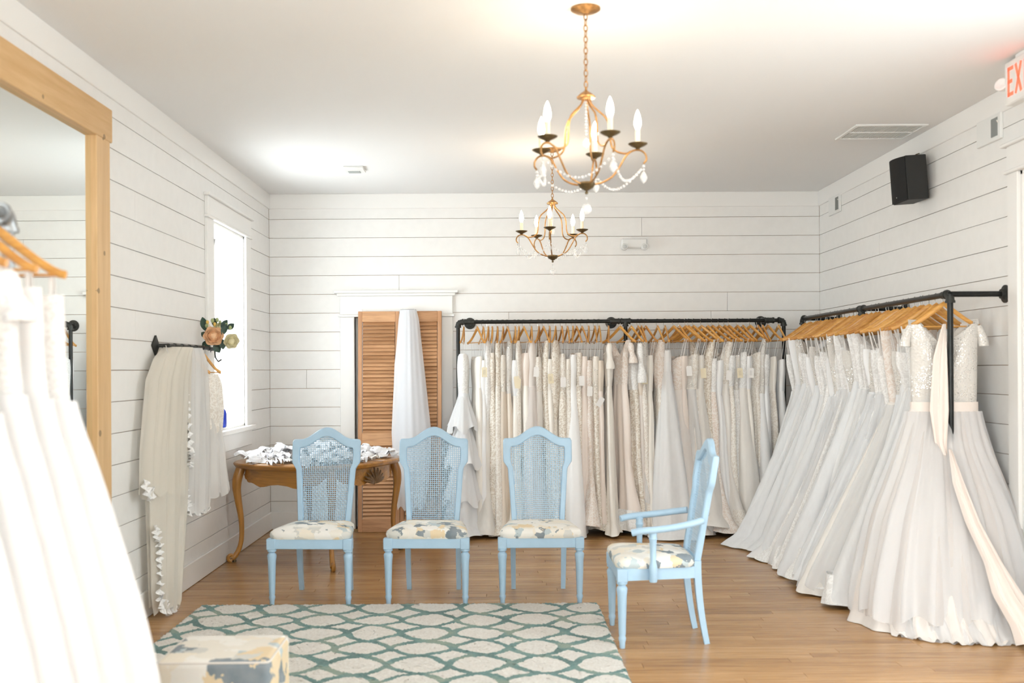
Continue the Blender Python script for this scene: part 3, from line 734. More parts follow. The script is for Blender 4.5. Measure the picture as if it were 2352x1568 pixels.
def gown(loc, rz, sp, label, group):
    r = random.Random(sp['seed']); root = thing('wedding_gown', label, 'dress', loc, rz, group)
    HZ = sp.get('hz', RZ-.183)                   # underside of the hanger
    zt, zw, zh = sp['zt'], sp['zw'], sp.get('zh', .02); st = STY[sp['style']]; fa, fb = sp.get('fa', 1), sp.get('fb', 1)
    sh1 = sp.get('shift', 0.0); lv_ = sp.get('lean', 0.0); N = sp.get('N', 88); k = sp.get('k', 11); amp = sp.get('amp', .012)
    wa, wbk = sp.get('wa', st[0][1]), st[0][2]*(.6+.4*fb)
    ba = sp.get('ba', .125); bb = sp.get('bb', .036)
    bc = [(zt+.02, ba, bb*.8, 0), (zt-.06, ba*1.04, bb*1.12, 0), (zw+.1, (ba+wa)/2, bb, 0), (zw, wa, wbk, 0)]
    shd = sp.get('shoulder', False)
    if shd:
        rise = HZ+.012-zt
        zf = lambda u, v: rise*np.clip((np.abs(u)-.25)/.55, 0, 1)**1.2-.0*v
        bc[0] = (zt+.02, .185, bb*.7, 0)
    else:
        zf = lambda u, v: .028*np.cos(u*PI*1.0)*-1*(.6)+.012
    zs = np.linspace(zt, zw, 15); G = shell(zs, bc, N, lambda t_: .0025+.002*t_, max(5, k//2), sp['seed'], zf)
    m = MB(); m.grid(G, False, True, flip=True); cap_top(m, G); m.build('bodice', M[sp['mb']], root, True, 0)
    H = zw-zh; ctrl = [(zw-f*H, wa+(a-st[0][1])*fa, wbk+(b_-st[0][2])*fb, sh1*f**1.3) for f, a, b_ in st]
    if sp.get('train'): ctrl.append((zh-.001, ctrl[-1][1]*1.12+.02, ctrl[-1][2]*1.25+.012, ctrl[-1][3]-.05)); ctrl[-2] = (zh+.06,)+ctrl[-2][1:]
    zs = np.concatenate([np.linspace(zw+.004, zh+.1, 27), np.linspace(zh+.075, zh, 5)])
    G = shell(zs, ctrl, N, lambda t_: .0015+amp*t_**.75, k, sp['seed']+1, None, .012 if zh > .02 else .006, lean=(0, lv_))
    if zh < .02: G[:,:,2] = np.maximum(G[:,:,2], .003)
    m = MB(); m.grid(G, False, True, flip=True); m.build('skirt', M[sp['ms']], root, True, 0)
    if sp.get('over'):
        for q in range(sp.get('layers', 1)):
            zo = zh+.03+.13*q; zs2 = np.linspace(zw-.01, zo, 26)
            G = shell(zs2, ctrl, N+8, lambda t_: .002+amp*1.5*t_**.8, k+5+2*q, sp['seed']+7+q, None, .03, grow=.008+.007*q, lean=(0, lv_*.9))
            G[:,:,2] = np.maximum(G[:,:,2], .004)
            m = MB(); m.grid(G, False, True, flip=True); m.build('tulle_layer', M[sp['over']], root, True, 0)
    for q, (f0, f1, wid) in enumerate(sp.get('tiers', [])):
        z0_, z1_ = zw-f0*H, zw-f1*H; a0 = np.interp(z0_, [c[0] for c in ctrl][::-1], [c[1] for c in ctrl][::-1]); b0 = np.interp(z0_, [c[0] for c in ctrl][::-1], [c[2] for c in ctrl][::-1])
        zs2 = np.linspace(z0_, z1_, 12)
        G = shell(zs2, [(z0_, a0*.95, b0*.95, sh1*f0), (z1_, a0+wid, b0+wid*.8, sh1*f1)], 120, lambda t_: .002+.02*t_, 13+q, sp['seed']+31+q, None, .035)
        m = MB(); m.grid(G, False, True, flip=True); m.build('ruffle_tier', M[sp['tm']], root, True, 0)
    if sp.get('hem'):
        zs2 = np.linspace(zh+.17, zh-.0, 8); zs2 = np.maximum(zs2, .004)
        c2 = ctrl
        G = shell(zs2, c2, 130, lambda t_: .004+amp*1.05, k, sp['seed']+1, None, .012, grow=.006, lean=(0, lv_)); G[:,:,2] = np.maximum(G[:,:,2], .003)
        m = MB(); m.grid(G, False, True, flip=True); m.build('lace_hem', M[sp['hem']], root, True, 0)
    if sp.get('sash'):
        zs2 = np.linspace(zw+.03, zw-.025, 5)
        G = shell(zs2, [(zw+.03, wa+.012, wbk+.008, 0), (zw-.025, wa+.014, wbk+.01, 0)], 60, lambda t_: .001, 5, 3)
        m = MB(); m.grid(G, False, True, flip=True); m.build('waist_sash', M[sp['sash']], root, True, 0)
    if not shd:                                   # hanging straps from bar to bodice
        for s in (-1, 1):
            for q in (-1, 1):
                u0 = s*.16; u1 = s*ba*.86; m = MB()
                m.tube([(u0, q*.004, HZ+.02), (u0, q*.008, HZ+.0), ((u0+u1)/2, q*.012, (HZ+zt)/2), (u1, q*bb*.4, zt-.0)], sp.get('sw', .0034), 5, True, .5)
                m.build('strap', M[sp.get('strapm', 'ribbon')], root)
    if sp.get('sleeve'):
        for s in (-1, 1):
            ln = sp['sleeve']; pts = []; rads = []
            for i in range(9):
                q = i/8; pts.append((s*(.165+.035*math.sin(q*1.6)), .004*math.sin(q*5), HZ-.02-ln*q)); rads.append(.026+.02*q+.008*math.sin(q*9))
            m = MB(); m.tube(pts, rads, 16, False, .75); m.build('sleeve', M[sp['mb']], root, True, 0)
    if sp.get('tag'):
        tg = sp['tag']; price_tag(root, tg[0], tg[1], tg[2], tg[3], tg[4])
    return root

# back rack: hanger positions read along the rod (metres in x), turn of each hanger
bp = [337,500,572,632,680,743,810,862,955,1000,1058,1150,1240,1295,1368,1440,1515,1583,1648,1693,1757,1837,1910,1962,2075]
bp2 = [125,260,342,380,432,575,663,770,838,915,950,1010,1105,1180,1238,1318,1385,1437,1535,1600,1690,1780,1835,1900,2025]
BXS = [((1000+q/5.227)-1144)/2352*RY for q in bp]+[((1400+q/5.227)-1144)/2352*RY for q in bp2]
YAW = [3,38,14,5,4,6,4,24,4,8,34,5,12,30,3,14,6,8,5,22,25,4,6,5,4,  36,26,14,8,24,10,4,38,22,44,36,42,46,30,42,44,34,46,32,24,40,14,8,26,8]
def S_(style, mb, ms, **kw): d = dict(style=style, mb=mb, ms=ms); d.update(kw); return d
P = [
 S_('aline','lace_white','net_cold',fa=1.05,fb=1.5,zt=1.56,zw=1.24,tiers=[(.02,.26,.115),(.24,.52,.12),(.5,.78,.10)],tm='organza',desc='white lace gown with ruffled organza tiers',shift=-.05),
 S_('sheath','satin_ivory','satin_ivory',desc='plain ivory satin column gown with folded collar'),
 S_('sheath','satin_white','satin_white',fb=.8,desc='slim white satin slip gown'),
 S_('mermaid','lace_white','net_ivory',fb=1.25,zw=1.0,shoulder=True,zt=1.6,desc='white lace trumpet gown flaring into tulle'),
 S_('sheath','lace_champagne','lace_champagne',desc='champagne lace column gown'),
 S_('sheath','lace_champagne','lace_ivory',shoulder=True,desc='champagne corded lace gown with cap straps'),
 S_('sheath','bead_ivory','satin_champagne',desc='champagne beaded gown with satin skirt'),
 S_('sheath','bead_silver','satin_champagne',shoulder=True,desc='sparkling beaded gown with muted champagne skirt'),
 S_('mermaid','satin_white','satin_ivory',bb=.05,fb=1.1,desc='smooth white satin gown with deep neckline'),
 S_('sheath','lace_ivory','lace_ivory',shoulder=True,desc='ivory floral lace gown with wide shoulders'),
 S_('sheath','satin_blush','satin_ivory',desc='blush crepe slip gown'),
 S_('aline','net_blush','net_blush',fb=1.15,shoulder=True,over='tulle_blush',desc='soft blush tulle gown with pleated bodice'),
 S_('sheath','lace_ivory','net_ivory',desc='ivory lace topped gown with net skirt'),
 S_('sheath','lace_champagne','lace_champagne',shoulder=True,desc='tan toned lace gown'),
 S_('sheath','satin_ivory','satin_ivory',desc='ivory crepe gown with spaghetti straps'),
 S_('mermaid','lace_champagne','lace_ivory',shoulder=True,zw=1.0,desc='fitted champagne lace mermaid gown'),
 S_('sheath','lace_ivory','lace_champagne',desc='ivory and tan lace column gown'),
 S_('sheath','bead_ivory','lace_ivory',desc='ivory beaded lace sheath gown'),
 S_('aline','satin_white','satin_white',fb=1.05,desc='bright white plain satin gown with draped side',over=None),
 S_('sheath','lace_champagne','lace_champagne',desc='champagne lace gown with open side'),
 S_('sheath','satin_blush','satin_blush',desc='blush satin column gown'),
 S_('mermaid','lace_blush','lace_blush',desc='blush lace mermaid gown'),
 S_('sheath','bead_ivory','lace_champagne',desc='beaded champagne lace gown with narrow straps'),
 S_('sheath','satin_champagne','satin_blush',desc='matte champagne slip gown'),
 S_('sheath','satin_ivory','satin_ivory',sleeve=.22,desc='ivory crepe gown with draped cape sleeve'),
 S_('mermaid','lace_blush','satin_blush',sleeve=.17,shoulder=True,hem='lace_white',fb=1.1,desc='blush gown with lace sleeves'),
 S_('sheath','lace_white','lace_champagne',sleeve=.34,desc='white lace gown with bell sleeves'),
 S_('sheath','satin_champagne','net_blush',desc='muted champagne gown with net skirt',tiers=[(.55,.75,.03),(.7,.9,.03)],tm='tulle'),
 S_('sheath','bead_silver','lace_ivory',shoulder=True,desc='silver sequinned gown'),
 S_('sheath','satin_ivory','satin_ivory',desc='ivory satin gown with trailing sash'),
 S_('sheath','lace_blush','lace_ivory',shoulder=True,bb=.05,desc='blush lace gown with plunging back'),
 S_('ball','satin_white','net_white',fb=1.35,fa=.95,shift=-.11,zw=1.42,zt=1.58,N=120,k=9,amp=.014,desc='wide white satin and tulle princess gown'),
 S_('aline','lace_blush','net_blush',desc='blush lace bodice gown with net skirt'),
 S_('sheath','satin_blush','satin_blush',desc='pale pink crepe gown'),
 S_('aline','bead_silver','net_ivory',over='tulle',desc='glittering net gown with layered skirt'),
 S_('sheath','lace_ivory','lace_ivory',desc='ivory lace gown with shoe-string straps'),
 S_('aline','net_ivory','net_ivory',desc='ivory pleated tulle gown'),
 S_('sheath','lace_champagne','lace_champagne',shoulder=True,desc='heavy beaded tan lace gown'),
 S_('mermaid','lace_white','lace_blush',fb=1.2,desc='white sweetheart lace mermaid gown'),
 S_('sheath','satin_white','satin_white',desc='white crepe gown with bare back'),
 S_('mermaid','lace_ivory','net_ivory',fb=1.15,shoulder=True,hem='lace_ivory',desc='ivory lace gown with scalloped hem'),
 S_('sheath','lace_white','lace_ivory',desc='white corded lace gown'),
 S_('sheath','bead_silver','lace_white',desc='silver beaded lace gown'),
 S_('aline','lace_white','net_ivory',desc='white lace bodice gown with ivory skirt'),
 S_('sheath','satin_white','satin_ivory',desc='white satin strapless gown'),
 S_('sheath','lace_ivory','lace_ivory',desc='ivory lace strapless gown'),
 S_('aline','bead_silver','net_white',shoulder=True,fb=1.1,desc='silver beaded gown with white net skirt'),
 S_('sheath','lace_white','satin_white',desc='white lace and satin gown'),
 S_('sheath','satin_ivory','lace_ivory',desc='ivory satin topped lace gown'),
 S_('mermaid','satin_white','net_white',fb=1.2,desc='white satin gown with tulle train'),
]
TAGS = {2:(.0,0,1),9:(-.1,0,0),12:(.0,1,0),14:(-.06,0,1),16:(-.09,1,0),19:(-.08,1,0),23:(-.27,1,0),27:(-.07,0,0),33:(.0,1,0),35:(-.02,0,0),39:(-.04,1,0),41:(-.02,0,1),43:(-.02,1,1),8:(-.08,0,0),21:(-.17,1,0)}
assert len(P) == len(BXS) == len(YAW), (len(P), len(BXS), len(YAW))
for i, (x, yaw, sp) in enumerate(zip(BXS, YAW, P)):
    r = random.Random(100+i); sp['seed'] = 500+i*13
    yw = math.radians(yaw)*(1 if i >= 25 else .55 if i % 3 else -.55)
    sp.setdefault('zt', r.uniform(1.49, 1.57)); sp.setdefault('zw', sp['zt']-r.uniform(.24, .3)); sp.setdefault('zh', r.choice([.012, .03, .06, .10]))
    sp.setdefault('shift', -.03-r.uniform(0, .04)); sp.setdefault('lean', r.uniform(-.02, .02)); sp.setdefault('k', r.choice([5, 6, 7, 8])); sp.setdefault('amp', r.uniform(.010, .019)); sp.setdefault('fb', r.choice([.8, 1.0, 1.2, 1.45])); sp.setdefault('bb', r.choice([.034, .04, .048]))
    sp['train'] = r.random() < .4
    nth = ordinal(i+1)
    if i in TAGS:
        dz, wht, wr_ = TAGS[i]; sp['tag'] = ((-sp.get('ba', .125)-.075, r.uniform(-.01, .01), 1.47+dz), -PI/2-yw, r.uniform(-.12, .12) if i != 23 else .55, wht, wr_)
    hanger(x, RY, RZ, PI/2+yw, f'wooden coat hanger, {nth} along the back wall rack from the shutters', 'wooden hangers on the back wall rack')
    gown((x, RY, 0), PI/2+yw*.75, sp, f"{sp['desc']}, {nth} on the back rack from the shutters", 'gowns on the back wall rack')

# right rack
RP_SRC = [
 ('ball','lace_white','net_white','white lace bodice ball gown'), ('aline','bead_silver','net_ivory','glitter net gown'), ('ball','satin_white','net_cold','cool white tulle gown'),
 ('mermaid','lace_ivory','lace_ivory','ivory lace mermaid gown'), ('ball','lace_white','net_cold','white lace and tulle princess gown'), ('aline','bead_ivory','net_white','beaded white a-line gown'),
 ('ball','satin_white','net_white','white satin topped tulle gown'), ('aline','lace_white','lace_white','all over white lace gown'), ('ball','lace_ivory','net_ivory','ivory lace ball gown'),
 ('ball','bead_silver','net_cold','silver beaded cool white tulle gown'), ('aline','lace_white','net_white','white lace a-line gown'), ('aline','lace_ivory','net_ivory','ivory lace a-line gown'),
]
NR = 33; ys = np.linspace(8.70, 6.12, NR)+np.array([random.Random(900+i).uniform(-.03, .03) for i in range(NR)])
for i, y_ in enumerate(ys):
    r = random.Random(2000+i); st, mb_, ms_, ds = RP_SRC[(i*7+i//5) % len(RP_SRC)]
    f = i/(NR-1)
    sp = dict(style=st, mb=mb_, ms=ms_, seed=4000+i*17, zt=r.uniform(1.48, 1.60), N=104, k=r.choice([6, 7, 8, 10]), amp=r.uniform(.014, .024))
    sp['zw'] = sp['zt']-r.uniform(.22, .3); sp['fa'] = r.uniform(.95, 1.5)*(1.0 if st == 'ball' else .95); sp['fb'] = r.uniform(.75, 1.05) if st == 'ball' else r.uniform(.8, 1.1)
    sp['shift'] = -(sp['fa']*.30-.20)-r.uniform(.02, .08); sp['lean'] = -r.uniform(.0, .12)-.08*f; sp['zh'] = r.choice([.006, .01, .02, .05])
    if i < 3: sp['zh'] = .1; sp['fa'] = 1.0; sp['shift'] = -.12
    sp['ba'] = r.uniform(.13, .17); sp['shoulder'] = r.random() < .35; sp['train'] = r.random() < .35
    if r.random() < .3: sp['over'] = 'tulle'
    if r.random() < .25: sp['hem'] = 'lace_white'
    if i == 27: sp.update(mb='lace_blush', ms='net_ivory', shoulder=True); ds = 'peach blush lace topped gown'
    if i in (9, 14, 17, 18, 26, 29): sp['tag'] = ((-.10 if sp['shoulder'] else -.06, -.075, 1.53-.03*(i % 2)), -.25, r.uniform(-.1, .1), i in (9, 17), i % 2)
    nth = ordinal(i+1); yw = math.radians(r.choice([-24, -15, -10, -5, 0, 6, 12])+r.uniform(-3, 3))
    hanger(QX, y_, RZ, yw, f'wooden coat hanger, {nth} along the right wall rack from the room corner', 'wooden hangers on the right wall rack')
    gown((QX, y_, 0), yw, sp, f'{ds}, {nth} on the right rack from the room corner', 'gowns on the right wall rack')

# the gown at the open end of the right rack
hanger(QX, 6.02, RZ, math.radians(-4), 'pale wooden coat hanger at the open end of the right wall rack', 'wooden hangers on the right wall rack')
fg = thing('wedding_gown', 'blush tulle gown with silver beaded bodice, last on the right rack', 'dress', (QX, 6.02, 0), math.radians(-4), 'gowns on the right wall rack')
HZ = RZ-.183; zt, zw = 1.50, 1.21
zf = lambda u, v: (HZ+.012-zt)*np.clip((np.abs(u)-.22)/.5, 0, 1)+np.where(v < 0, -.06*(1-np.clip(np.abs(u)/.5, 0, 1)), .03)
G = shell(np.linspace(zt, zw, 20), [(zt+.02,.205,.035,0),(zt-.05,.19,.06,0),(zw+.08,.185,.06,0),(zw,.18,.055,0)], 110, lambda t_: .004, 7, 77, zf)
m = MB(); m.grid(G, False, True, flip=True); cap_top(m, G); m.build('bodice', M['bead_silver'], fg, True, 0)
for s in (-1, 1):
    pts = [(s*(.195+.03*math.sin(q*1.5)), -.006, HZ+.004-.12*q) for q in np.linspace(0, 1, 9)]
    m = MB(); m.tube(pts, [.016+.02*q-.006*q**4 for q in np.linspace(0, 1, 9)], 16, False, .8); m.build('flutter_sleeve', M['bead_silver'], fg, True, 0)
G = shell(np.linspace(zw+.035, zw-.03, 6), [(zw+.035,.192,.066,0),(zw-.03,.194,.066,0)], 80, lambda t_: .0012, 5, 3)
m = MB(); m.grid(G, False, True, flip=True); m.build('satin_belt', M['satin_blush'], fg, True, 0)
ctrl = [(zw,.185,.055,0),(1.0,.245,.065,-.02),(.86,.285,.13,-.03),(.6,.37,.25,-.06),(.2,.45,.34,-.09),(.02,.46,.36,-.10),(.0,.49,.40,-.11)]
G = shell(np.concatenate([np.linspace(zw, .1, 38), np.linspace(.08, .003, 5)]), ctrl, 200, lambda t_: .003+.03*t_**.8, 11, 21, lean=(0,-.22))
G[:,:,2] = np.maximum(G[:,:,2], .003); m = MB(); m.grid(G, False, True, flip=True); m.build('skirt', M['net_blush'], fg, True, 0)
for q in range(2):
    G = shell(np.linspace(zw-.02, .05+.03*q, 34), ctrl, 200, lambda t_: .004+.036*t_**.8, 15+4*q, 31+q, None, .03, .012+.01*q, lean=(0,-.23)); G[:,:,2] = np.maximum(G[:,:,2], .004)
    m = MB(); m.grid(G, False, True, flip=True); m.build('tulle_layer', M['tulle_blush' if q == 0 else 'tulle'], fg, True, 0)
# hanging satin sash pieces of that gown
m = MB(); m.grid(drape((0,0,0), [(1.70,-.02,.0,-.045),(1.5,-.09,-.005,-.09),(1.2,-.12,-.01,-.12),(1.0,-.10,-.03,-.14),(.93,-.05,-.035,-.15)], 2, .012, 3, 30, 30)); m.build('satin_drape', M['satin_blush'], fg, True, 0)
G = drape((0,0,0), [(.98,-.045,-.03,-.20),(.8,-.07,-.01,-.33),(.6,-.045,.03,-.44),(.4,.01,.10,-.55),(.25,.02,.17,-.63),(.1,.08,.25,-.71),(.012,.09,.30,-.75)], 2.2, .02, 8, 40, 60); G[:,:,2] = np.maximum(G[:,:,2], .006)
m = MB(); m.grid(G); m.build('sash_train', M['satin_blush'], fg, True, 0)
for q in range(11):
    a = -PI/2+(-.95+q*.17); m = MB(); hq = .16+.10*((q*37) % 5)/5
    g = drape((0,0,0), [(hq,-.05,.05,.06),(hq*.6,-.075,.075,.03),(.05,-.09,.095,-.03),(.004,-.10,.105,-.09)], 2.5, .014, 70+q, 16, 44); g[:,:,2] = np.maximum(g[:,:,2], .005)
    m.grid(g+np.array((.41*math.cos(a)-.04, .33*math.sin(a)-.25, 0))); m.build('hem_ruffle', M['tulle' if q % 2 else 'net_blush'], fg, True, 0)

# left rack gowns (near the camera)
LP = [(2.85,'lace_white','white strapless gown with lace bodice nearest the galvanised rack elbow',1.635,0),
      (2.72,'satin_white','white princess gown with flat satin bodice, second from the rack elbow',1.645,4),
      (2.58,'lace_white','white gown with ruffled shoulder, third from the rack elbow',1.66,6),
      (2.44,'satin_white','plain white tulle gown, fourth from the rack elbow',1.62,3),
      (2.30,'lace_white','white lace tulle gown, fifth from the rack elbow',1.6,5)]
for i, (y_, mb_, ds, zt_, yw) in enumerate(LP):
    rz = PI+math.radians(-yw)
    hanger(LX, y_, LZ, PI+math.radians(-6-yw*2), f'wooden coat hanger, {ordinal(i+1)} from the galvanised rack elbow', 'wooden hangers on the galvanised rack')
    sp = dict(style='princess', mb=mb_, ms='net_white', seed=7000+i*11, zt=zt_, zw=zt_-.27, zh=.02, fa=1-.03*i, fb=.8, shift=-.0, lean=.02, N=150, k=8, amp=.022, hz=LZ-.183, sw=.006, ba=.19, bb=.05, wa=.21)
    if i == 2: sp['sleeve'] = .12
    gown((LX, y_, 0), rz, sp, ds, 'gowns on the galvanised rack')

# ------------------------------------------------------------------ iron hook rail with veils on the left wall
HY0, HY1, HZ0 = 6.22, 7.36, 1.607
hr = thing('hook_rail', 'black iron rail with diamond end plates on the left wall', 'hook rail', (XL, HY0, HZ0))
m = MB(); m.tube([(.085,0,0),(.085,HY1-HY0,0)], .0115, 10)
for q in np.linspace(.12, 1.02, 7): m.tube([(.085,q-.012,0),(.085,q+.012,0)], .0155, 10)
m.build('bar', M['blackfit'], hr)
for y_ in (0, HY1-HY0):
    m = MB(); s0 = .062
    m.add([(0,y_,s0),(0,y_+s0,0),(0,y_,-s0),(0,y_-s0,0),(.012,y_,s0),(.012,y_+s0,0),(.012,y_,-s0),(.012,y_-s0,0),(.03,y_,0)],
          [(0,1,2,3),(0,4,5,1),(1,5,6,2),(2,6,7,3),(3,7,4,0),(4,8,5),(5,8,6),(6,8,7),(7,8,4)]); m.tube([(.01,y_,0),(.088,y_,0)], .012, 10); m.build('end_plate', M['blackfit'], hr)
    m = MB(); m.tube([(.05,y_,-.0),(.055,y_,-.06),(.075,y_,-.09),(.098,y_,-.075)], .0055, 6); m.build('hook', M['blackfit'], hr)
m = MB(); m.tube([(.085,.66,-.0),(.09,.66,-.07),(.11,.66,-.09),(.125,.66,-.07)], .0055, 6); m.build('hook', M['blackfit'], hr)
def wall_drape(root, name, mat, prof, pl, am, seed, out, NN=110):
    """prof z, y0, y1 (world) ; hangs out from left wall"""
    g = drape((0,0,0), [(z, y0, y1, 0) for z, y0, y1 in prof], pl, am, seed, 46, NN)
    a = np.stack([out-g[:,:,1], g[:,:,0], g[:,:,2]], 2); mm = MB(); mm.grid(a-np.array(root.location)); return mm.build(name, M[mat], root, True, 0)
def lace_band(root, y0, y1, z, out, seed, mat='lace_white', h=.10):
    r = np.random.default_rng(seed); n_ = 90; s = np.linspace(0, 1, n_); G = np.zeros((6, n_, 3))
    for i in range(6):
        q = i/5; G[i,:,0] = out+.02*np.sin(s*26+seed)+.012*np.sin(s*61)+.01*q; G[i,:,1] = y0+(y1-y0)*s; G[i,:,2] = z-h*q+.016*np.abs(np.sin(s*PI*11))*(q > .9)+.008*np.sin(s*17)
    mm = MB(); mm.grid(G-np.array(root.location)); return mm.build('lace_border', M[mat], root, True, 0)
def crumple_lace(root, pts, w, seed, mat='lace_white'):
    """ruffled lace edging following a line of (y, z) points"""
    p = np.array(pts, float); tt = np.linspace(0, len(p)-1, 220); c = np.stack([np.interp(tt, range(len(p)), p[:,k]) for k in range(3)], 1); G = np.zeros((220, 7, 3)); s = np.linspace(0, 1, 220); L_ = np.hypot(*np.diff(c[:,1:], axis=0).T).sum()
    for j in range(7):
        u = j/6-.5; fr = L_*150
        G[:,j,0] = c[:,0]+.018*np.sin(s*fr+seed+u*2)*abs(u)*2+.004; d = np.gradient(c, axis=0); d /= np.linalg.norm(d, axis=1)[:,None]+1e-9
        wv = w*u*(.75+.12*np.sin(s*fr*.53+seed)); G[:,j,1] = c[:,1]-d[:,2]*wv; G[:,j,2] = c[:,2]+d[:,1]*wv+.006*np.sin(s*fr*.8+j)
    m = MB(); m.grid(G-np.array(root.location)); m.build('lace_border', M[mat], root, True, 0)
v1 = thing('bridal_veil', 'long cream veil with lace border reaching the floor from the iron rail', 'veil', (XL+.085, 6.25, .03), 0, 'veils on the iron rail')
wall_drape(v1, 'outer_layer', 'veil_cream', [(1.60,6.24,6.58),(1.54,6.1,6.62),(1.4,5.97,6.62),(1.0,5.87,6.6),(.6,5.90,6.5),(.15,5.93,6.34),(.04,5.97,6.26)], 5, .016, 41, XL+.08)
wall_drape(v1, 'middle_layer', 'veil_cream', [(1.60,6.22,6.6),(1.53,6.04,6.62),(1.4,5.9,6.62),(1.0,5.78,6.58),(.74,5.75,6.54)], 6, .016, 44, XL+.06)
wall_drape(v1, 'inner_layer', 'veil_cream', [(1.60,6.24,6.6),(1.5,6.05,6.6),(.9,5.92,6.55),(.06,5.97,6.3)], 5, .012, 46, XL+.04)
crumple_lace(v1, [(XL+.11,5.95,.12),(XL+.12,6.03,.05),(XL+.13,6.12,.035),(XL+.12,6.22,.06),(XL+.11,6.29,.16),(XL+.10,6.31,.3)], .09, 1)
crumple_lace(v1, [(XL+.10,5.9,.55),(XL+.11,5.95,.45),(XL+.11,5.97,.3),(XL+.11,5.95,.12)], .07, 2)
crumple_lace(v1, [(XL+.09,5.76,.83),(XL+.10,5.80,.745),(XL+.10,5.88,.76)], .09, 3)
crumple_lace(v1, [(XL+.14,6.32,1.42),(XL+.15,6.34,1.2),(XL+.15,6.42,.95),(XL+.15,6.40,.85)], .10, 4)
m = MB(); m.tube([(0,-.08,1.577),(.01,-.075,1.53),(.0,-.02,1.52),(0,.10,1.53),(0,.12,1.577)], .003, 6); m.build('wire_clip', M['steel'], v1)
v2 = thing('bridal_veil', 'shorter white veil with lace hem hung in the middle of the iron rail', 'veil', (XL+.085, 6.75, .55), 0, 'veils on the iron rail')
wall_drape(v2, 'outer_layer', 'veil_white', [(1.60,6.55,6.78),(1.5,6.5,6.85),(1.3,6.45,6.98),(.9,6.42,7.02),(.6,6.4,6.98),(.54,6.42,6.94)], 5, .016, 51, XL+.09)
wall_drape(v2, 'inner_layer', 'veil_white', [(1.60,6.56,6.78),(1.3,6.5,6.95),(.66,6.48,6.98)], 6, .014, 52, XL+.06)
crumple_lace(v2, [(XL+.12,6.40,.70),(XL+.13,6.44,.58),(XL+.13,6.6,.56),(XL+.13,6.8,.545),(XL+.12,6.94,.56)], .09, 5)
m = MB(); m.tube([(0,-.12,1.06),(.0,-.10,1.02),(0,.0,1.0)], .003, 6); m.build('wire_clip', M['steel'], v2)
for k_, (y_, rz_, lb) in enumerate(((6.72, .30, 'small wooden hanger beside the middle hook of the iron rail'), (6.98, .12, 'small wooden hanger under the bouquet on the iron rail'))):
    h_ = hanger(XL+.085, y_, HZ0-.002, rz_, lb, None); h_.scale = (.5, .9, .9)
sk = thing('bolero_jacket', 'ivory lace bolero over a short tulle underskirt below the bouquet', 'jacket', (XL+.085, 7.1, .62))
wall_drape(sk, 'underskirt', 'veil_white', [(1.34,6.80,6.94),(1.1,6.74,6.98),(.8,6.72,7.12),(.62,6.72,7.24)], 5, .02, 61, XL+.14)
wall_drape(sk, 'underskirt_lining', 'satin_ivory', [(1.3,6.80,6.93),(.9,6.78,7.0),(.68,6.76,7.08)], 4, .012, 62, XL+.10)
wall_drape(sk, 'lace_bodice', 'lace_ivory', [(1.43,6.80,6.94),(1.36,6.74,6.98),(1.2,6.74,7.0),(1.02,6.80,6.99)], 4, .018, 63, XL+.16)
# bouquet
bq = thing('flower_bouquet', 'peach and cream rose bouquet with dark leaves on the iron rail end', 'flowers', (XL+.115, 7.12, 1.69))
def rose(c, r_, mat, ax, seed):
    q = random.Random(seed); m = MB(); ax = Vector(ax).normalized(); e1 = ax.orthogonal().normalized(); e2 = ax.cross(e1)
    for lay, (n_, rad, hgt, sz) in enumerate(((3,.22,.62,.36),(4,.42,.58,.5),(5,.66,.46,.62),(6,.92,.26,.74))):
        for k in range(n_):
            a = 2*PI*k/n_+lay*.8+q.uniform(-.15,.15); d = e1*math.cos(a)+e2*math.sin(a); t_ = ax.cross(d); g = np.zeros((6,7,3))
            for i in range(6):
                for j in range(7):
                    u = (j/6-.5)*2; h = i/5; w = sz*math.sin(PI*(.22+.6*h)); cup = math.sqrt(max(0, 1-.55*u*u))
                    g[i,j] = Vector(c)+r_*(d*(rad*(.35+.65*math.sin(h*PI/2))*cup+.08*h**4)+t_*(u*w)+ax*(hgt*h-.1*u*u*h))
            m.grid(g)
    m.sphere(tuple(Vector(c)+ax*r_*.1), r_*.5, 10, 6); return m.build('rose', M[mat], bq, True, 0)
rose((.0,-.03,.0), .072, 'peach', (.35,-.9,.08), 1); rose((.115,.0,-.03), .058, 'cream', (.5,-.8,-.25), 2); rose((.035,.02,.055), .046, 'cream', (.2,-.85,.4), 3)
def leaf(c, d, ln, wd, mat='leaf'):
    d = Vector(d).normalized(); sd = d.cross(Vector((.2,-.95,.1))).normalized(); up = sd.cross(d); g = np.zeros((8,5,3))
    for i in range(8):
        t_ = i/7; w = wd*math.sin(PI*min(1,t_*.95+.04))**.8
        for j in range(5):
            u = (j/4-.5)*2; g[i,j] = Vector(c)+d*ln*t_+sd*u*w-up*(.25*w*(1-u*u))-up*ln*.15*t_*t_
    m = MB(); m.grid(g); m.build('leaf', M[mat], bq, True, 0)
for c, d, ln, wd in (((-.06,0,.04),(-.25,0,1),.10,.026),((-.05,0,.0),(-.7,-.1,.5),.05,.022),((-.04,0,-.03),(-.5,0,-.8),.07,.03),((.0,0,-.05),(.4,0,-.7),.07,.028),((.06,-.02,.01),(.35,-.1,.9),.08,.022),
                     ((.06,-.02,-.02),(.1,-.1,-1),.07,.024),((.09,0,.05),(.6,0,.5),.06,.022),((.0,0,.07),(.0,0,1),.06,.018),((.05,-.01,.06),(.5,-.1,.6),.07,.02)): leaf(c, d, ln, wd)
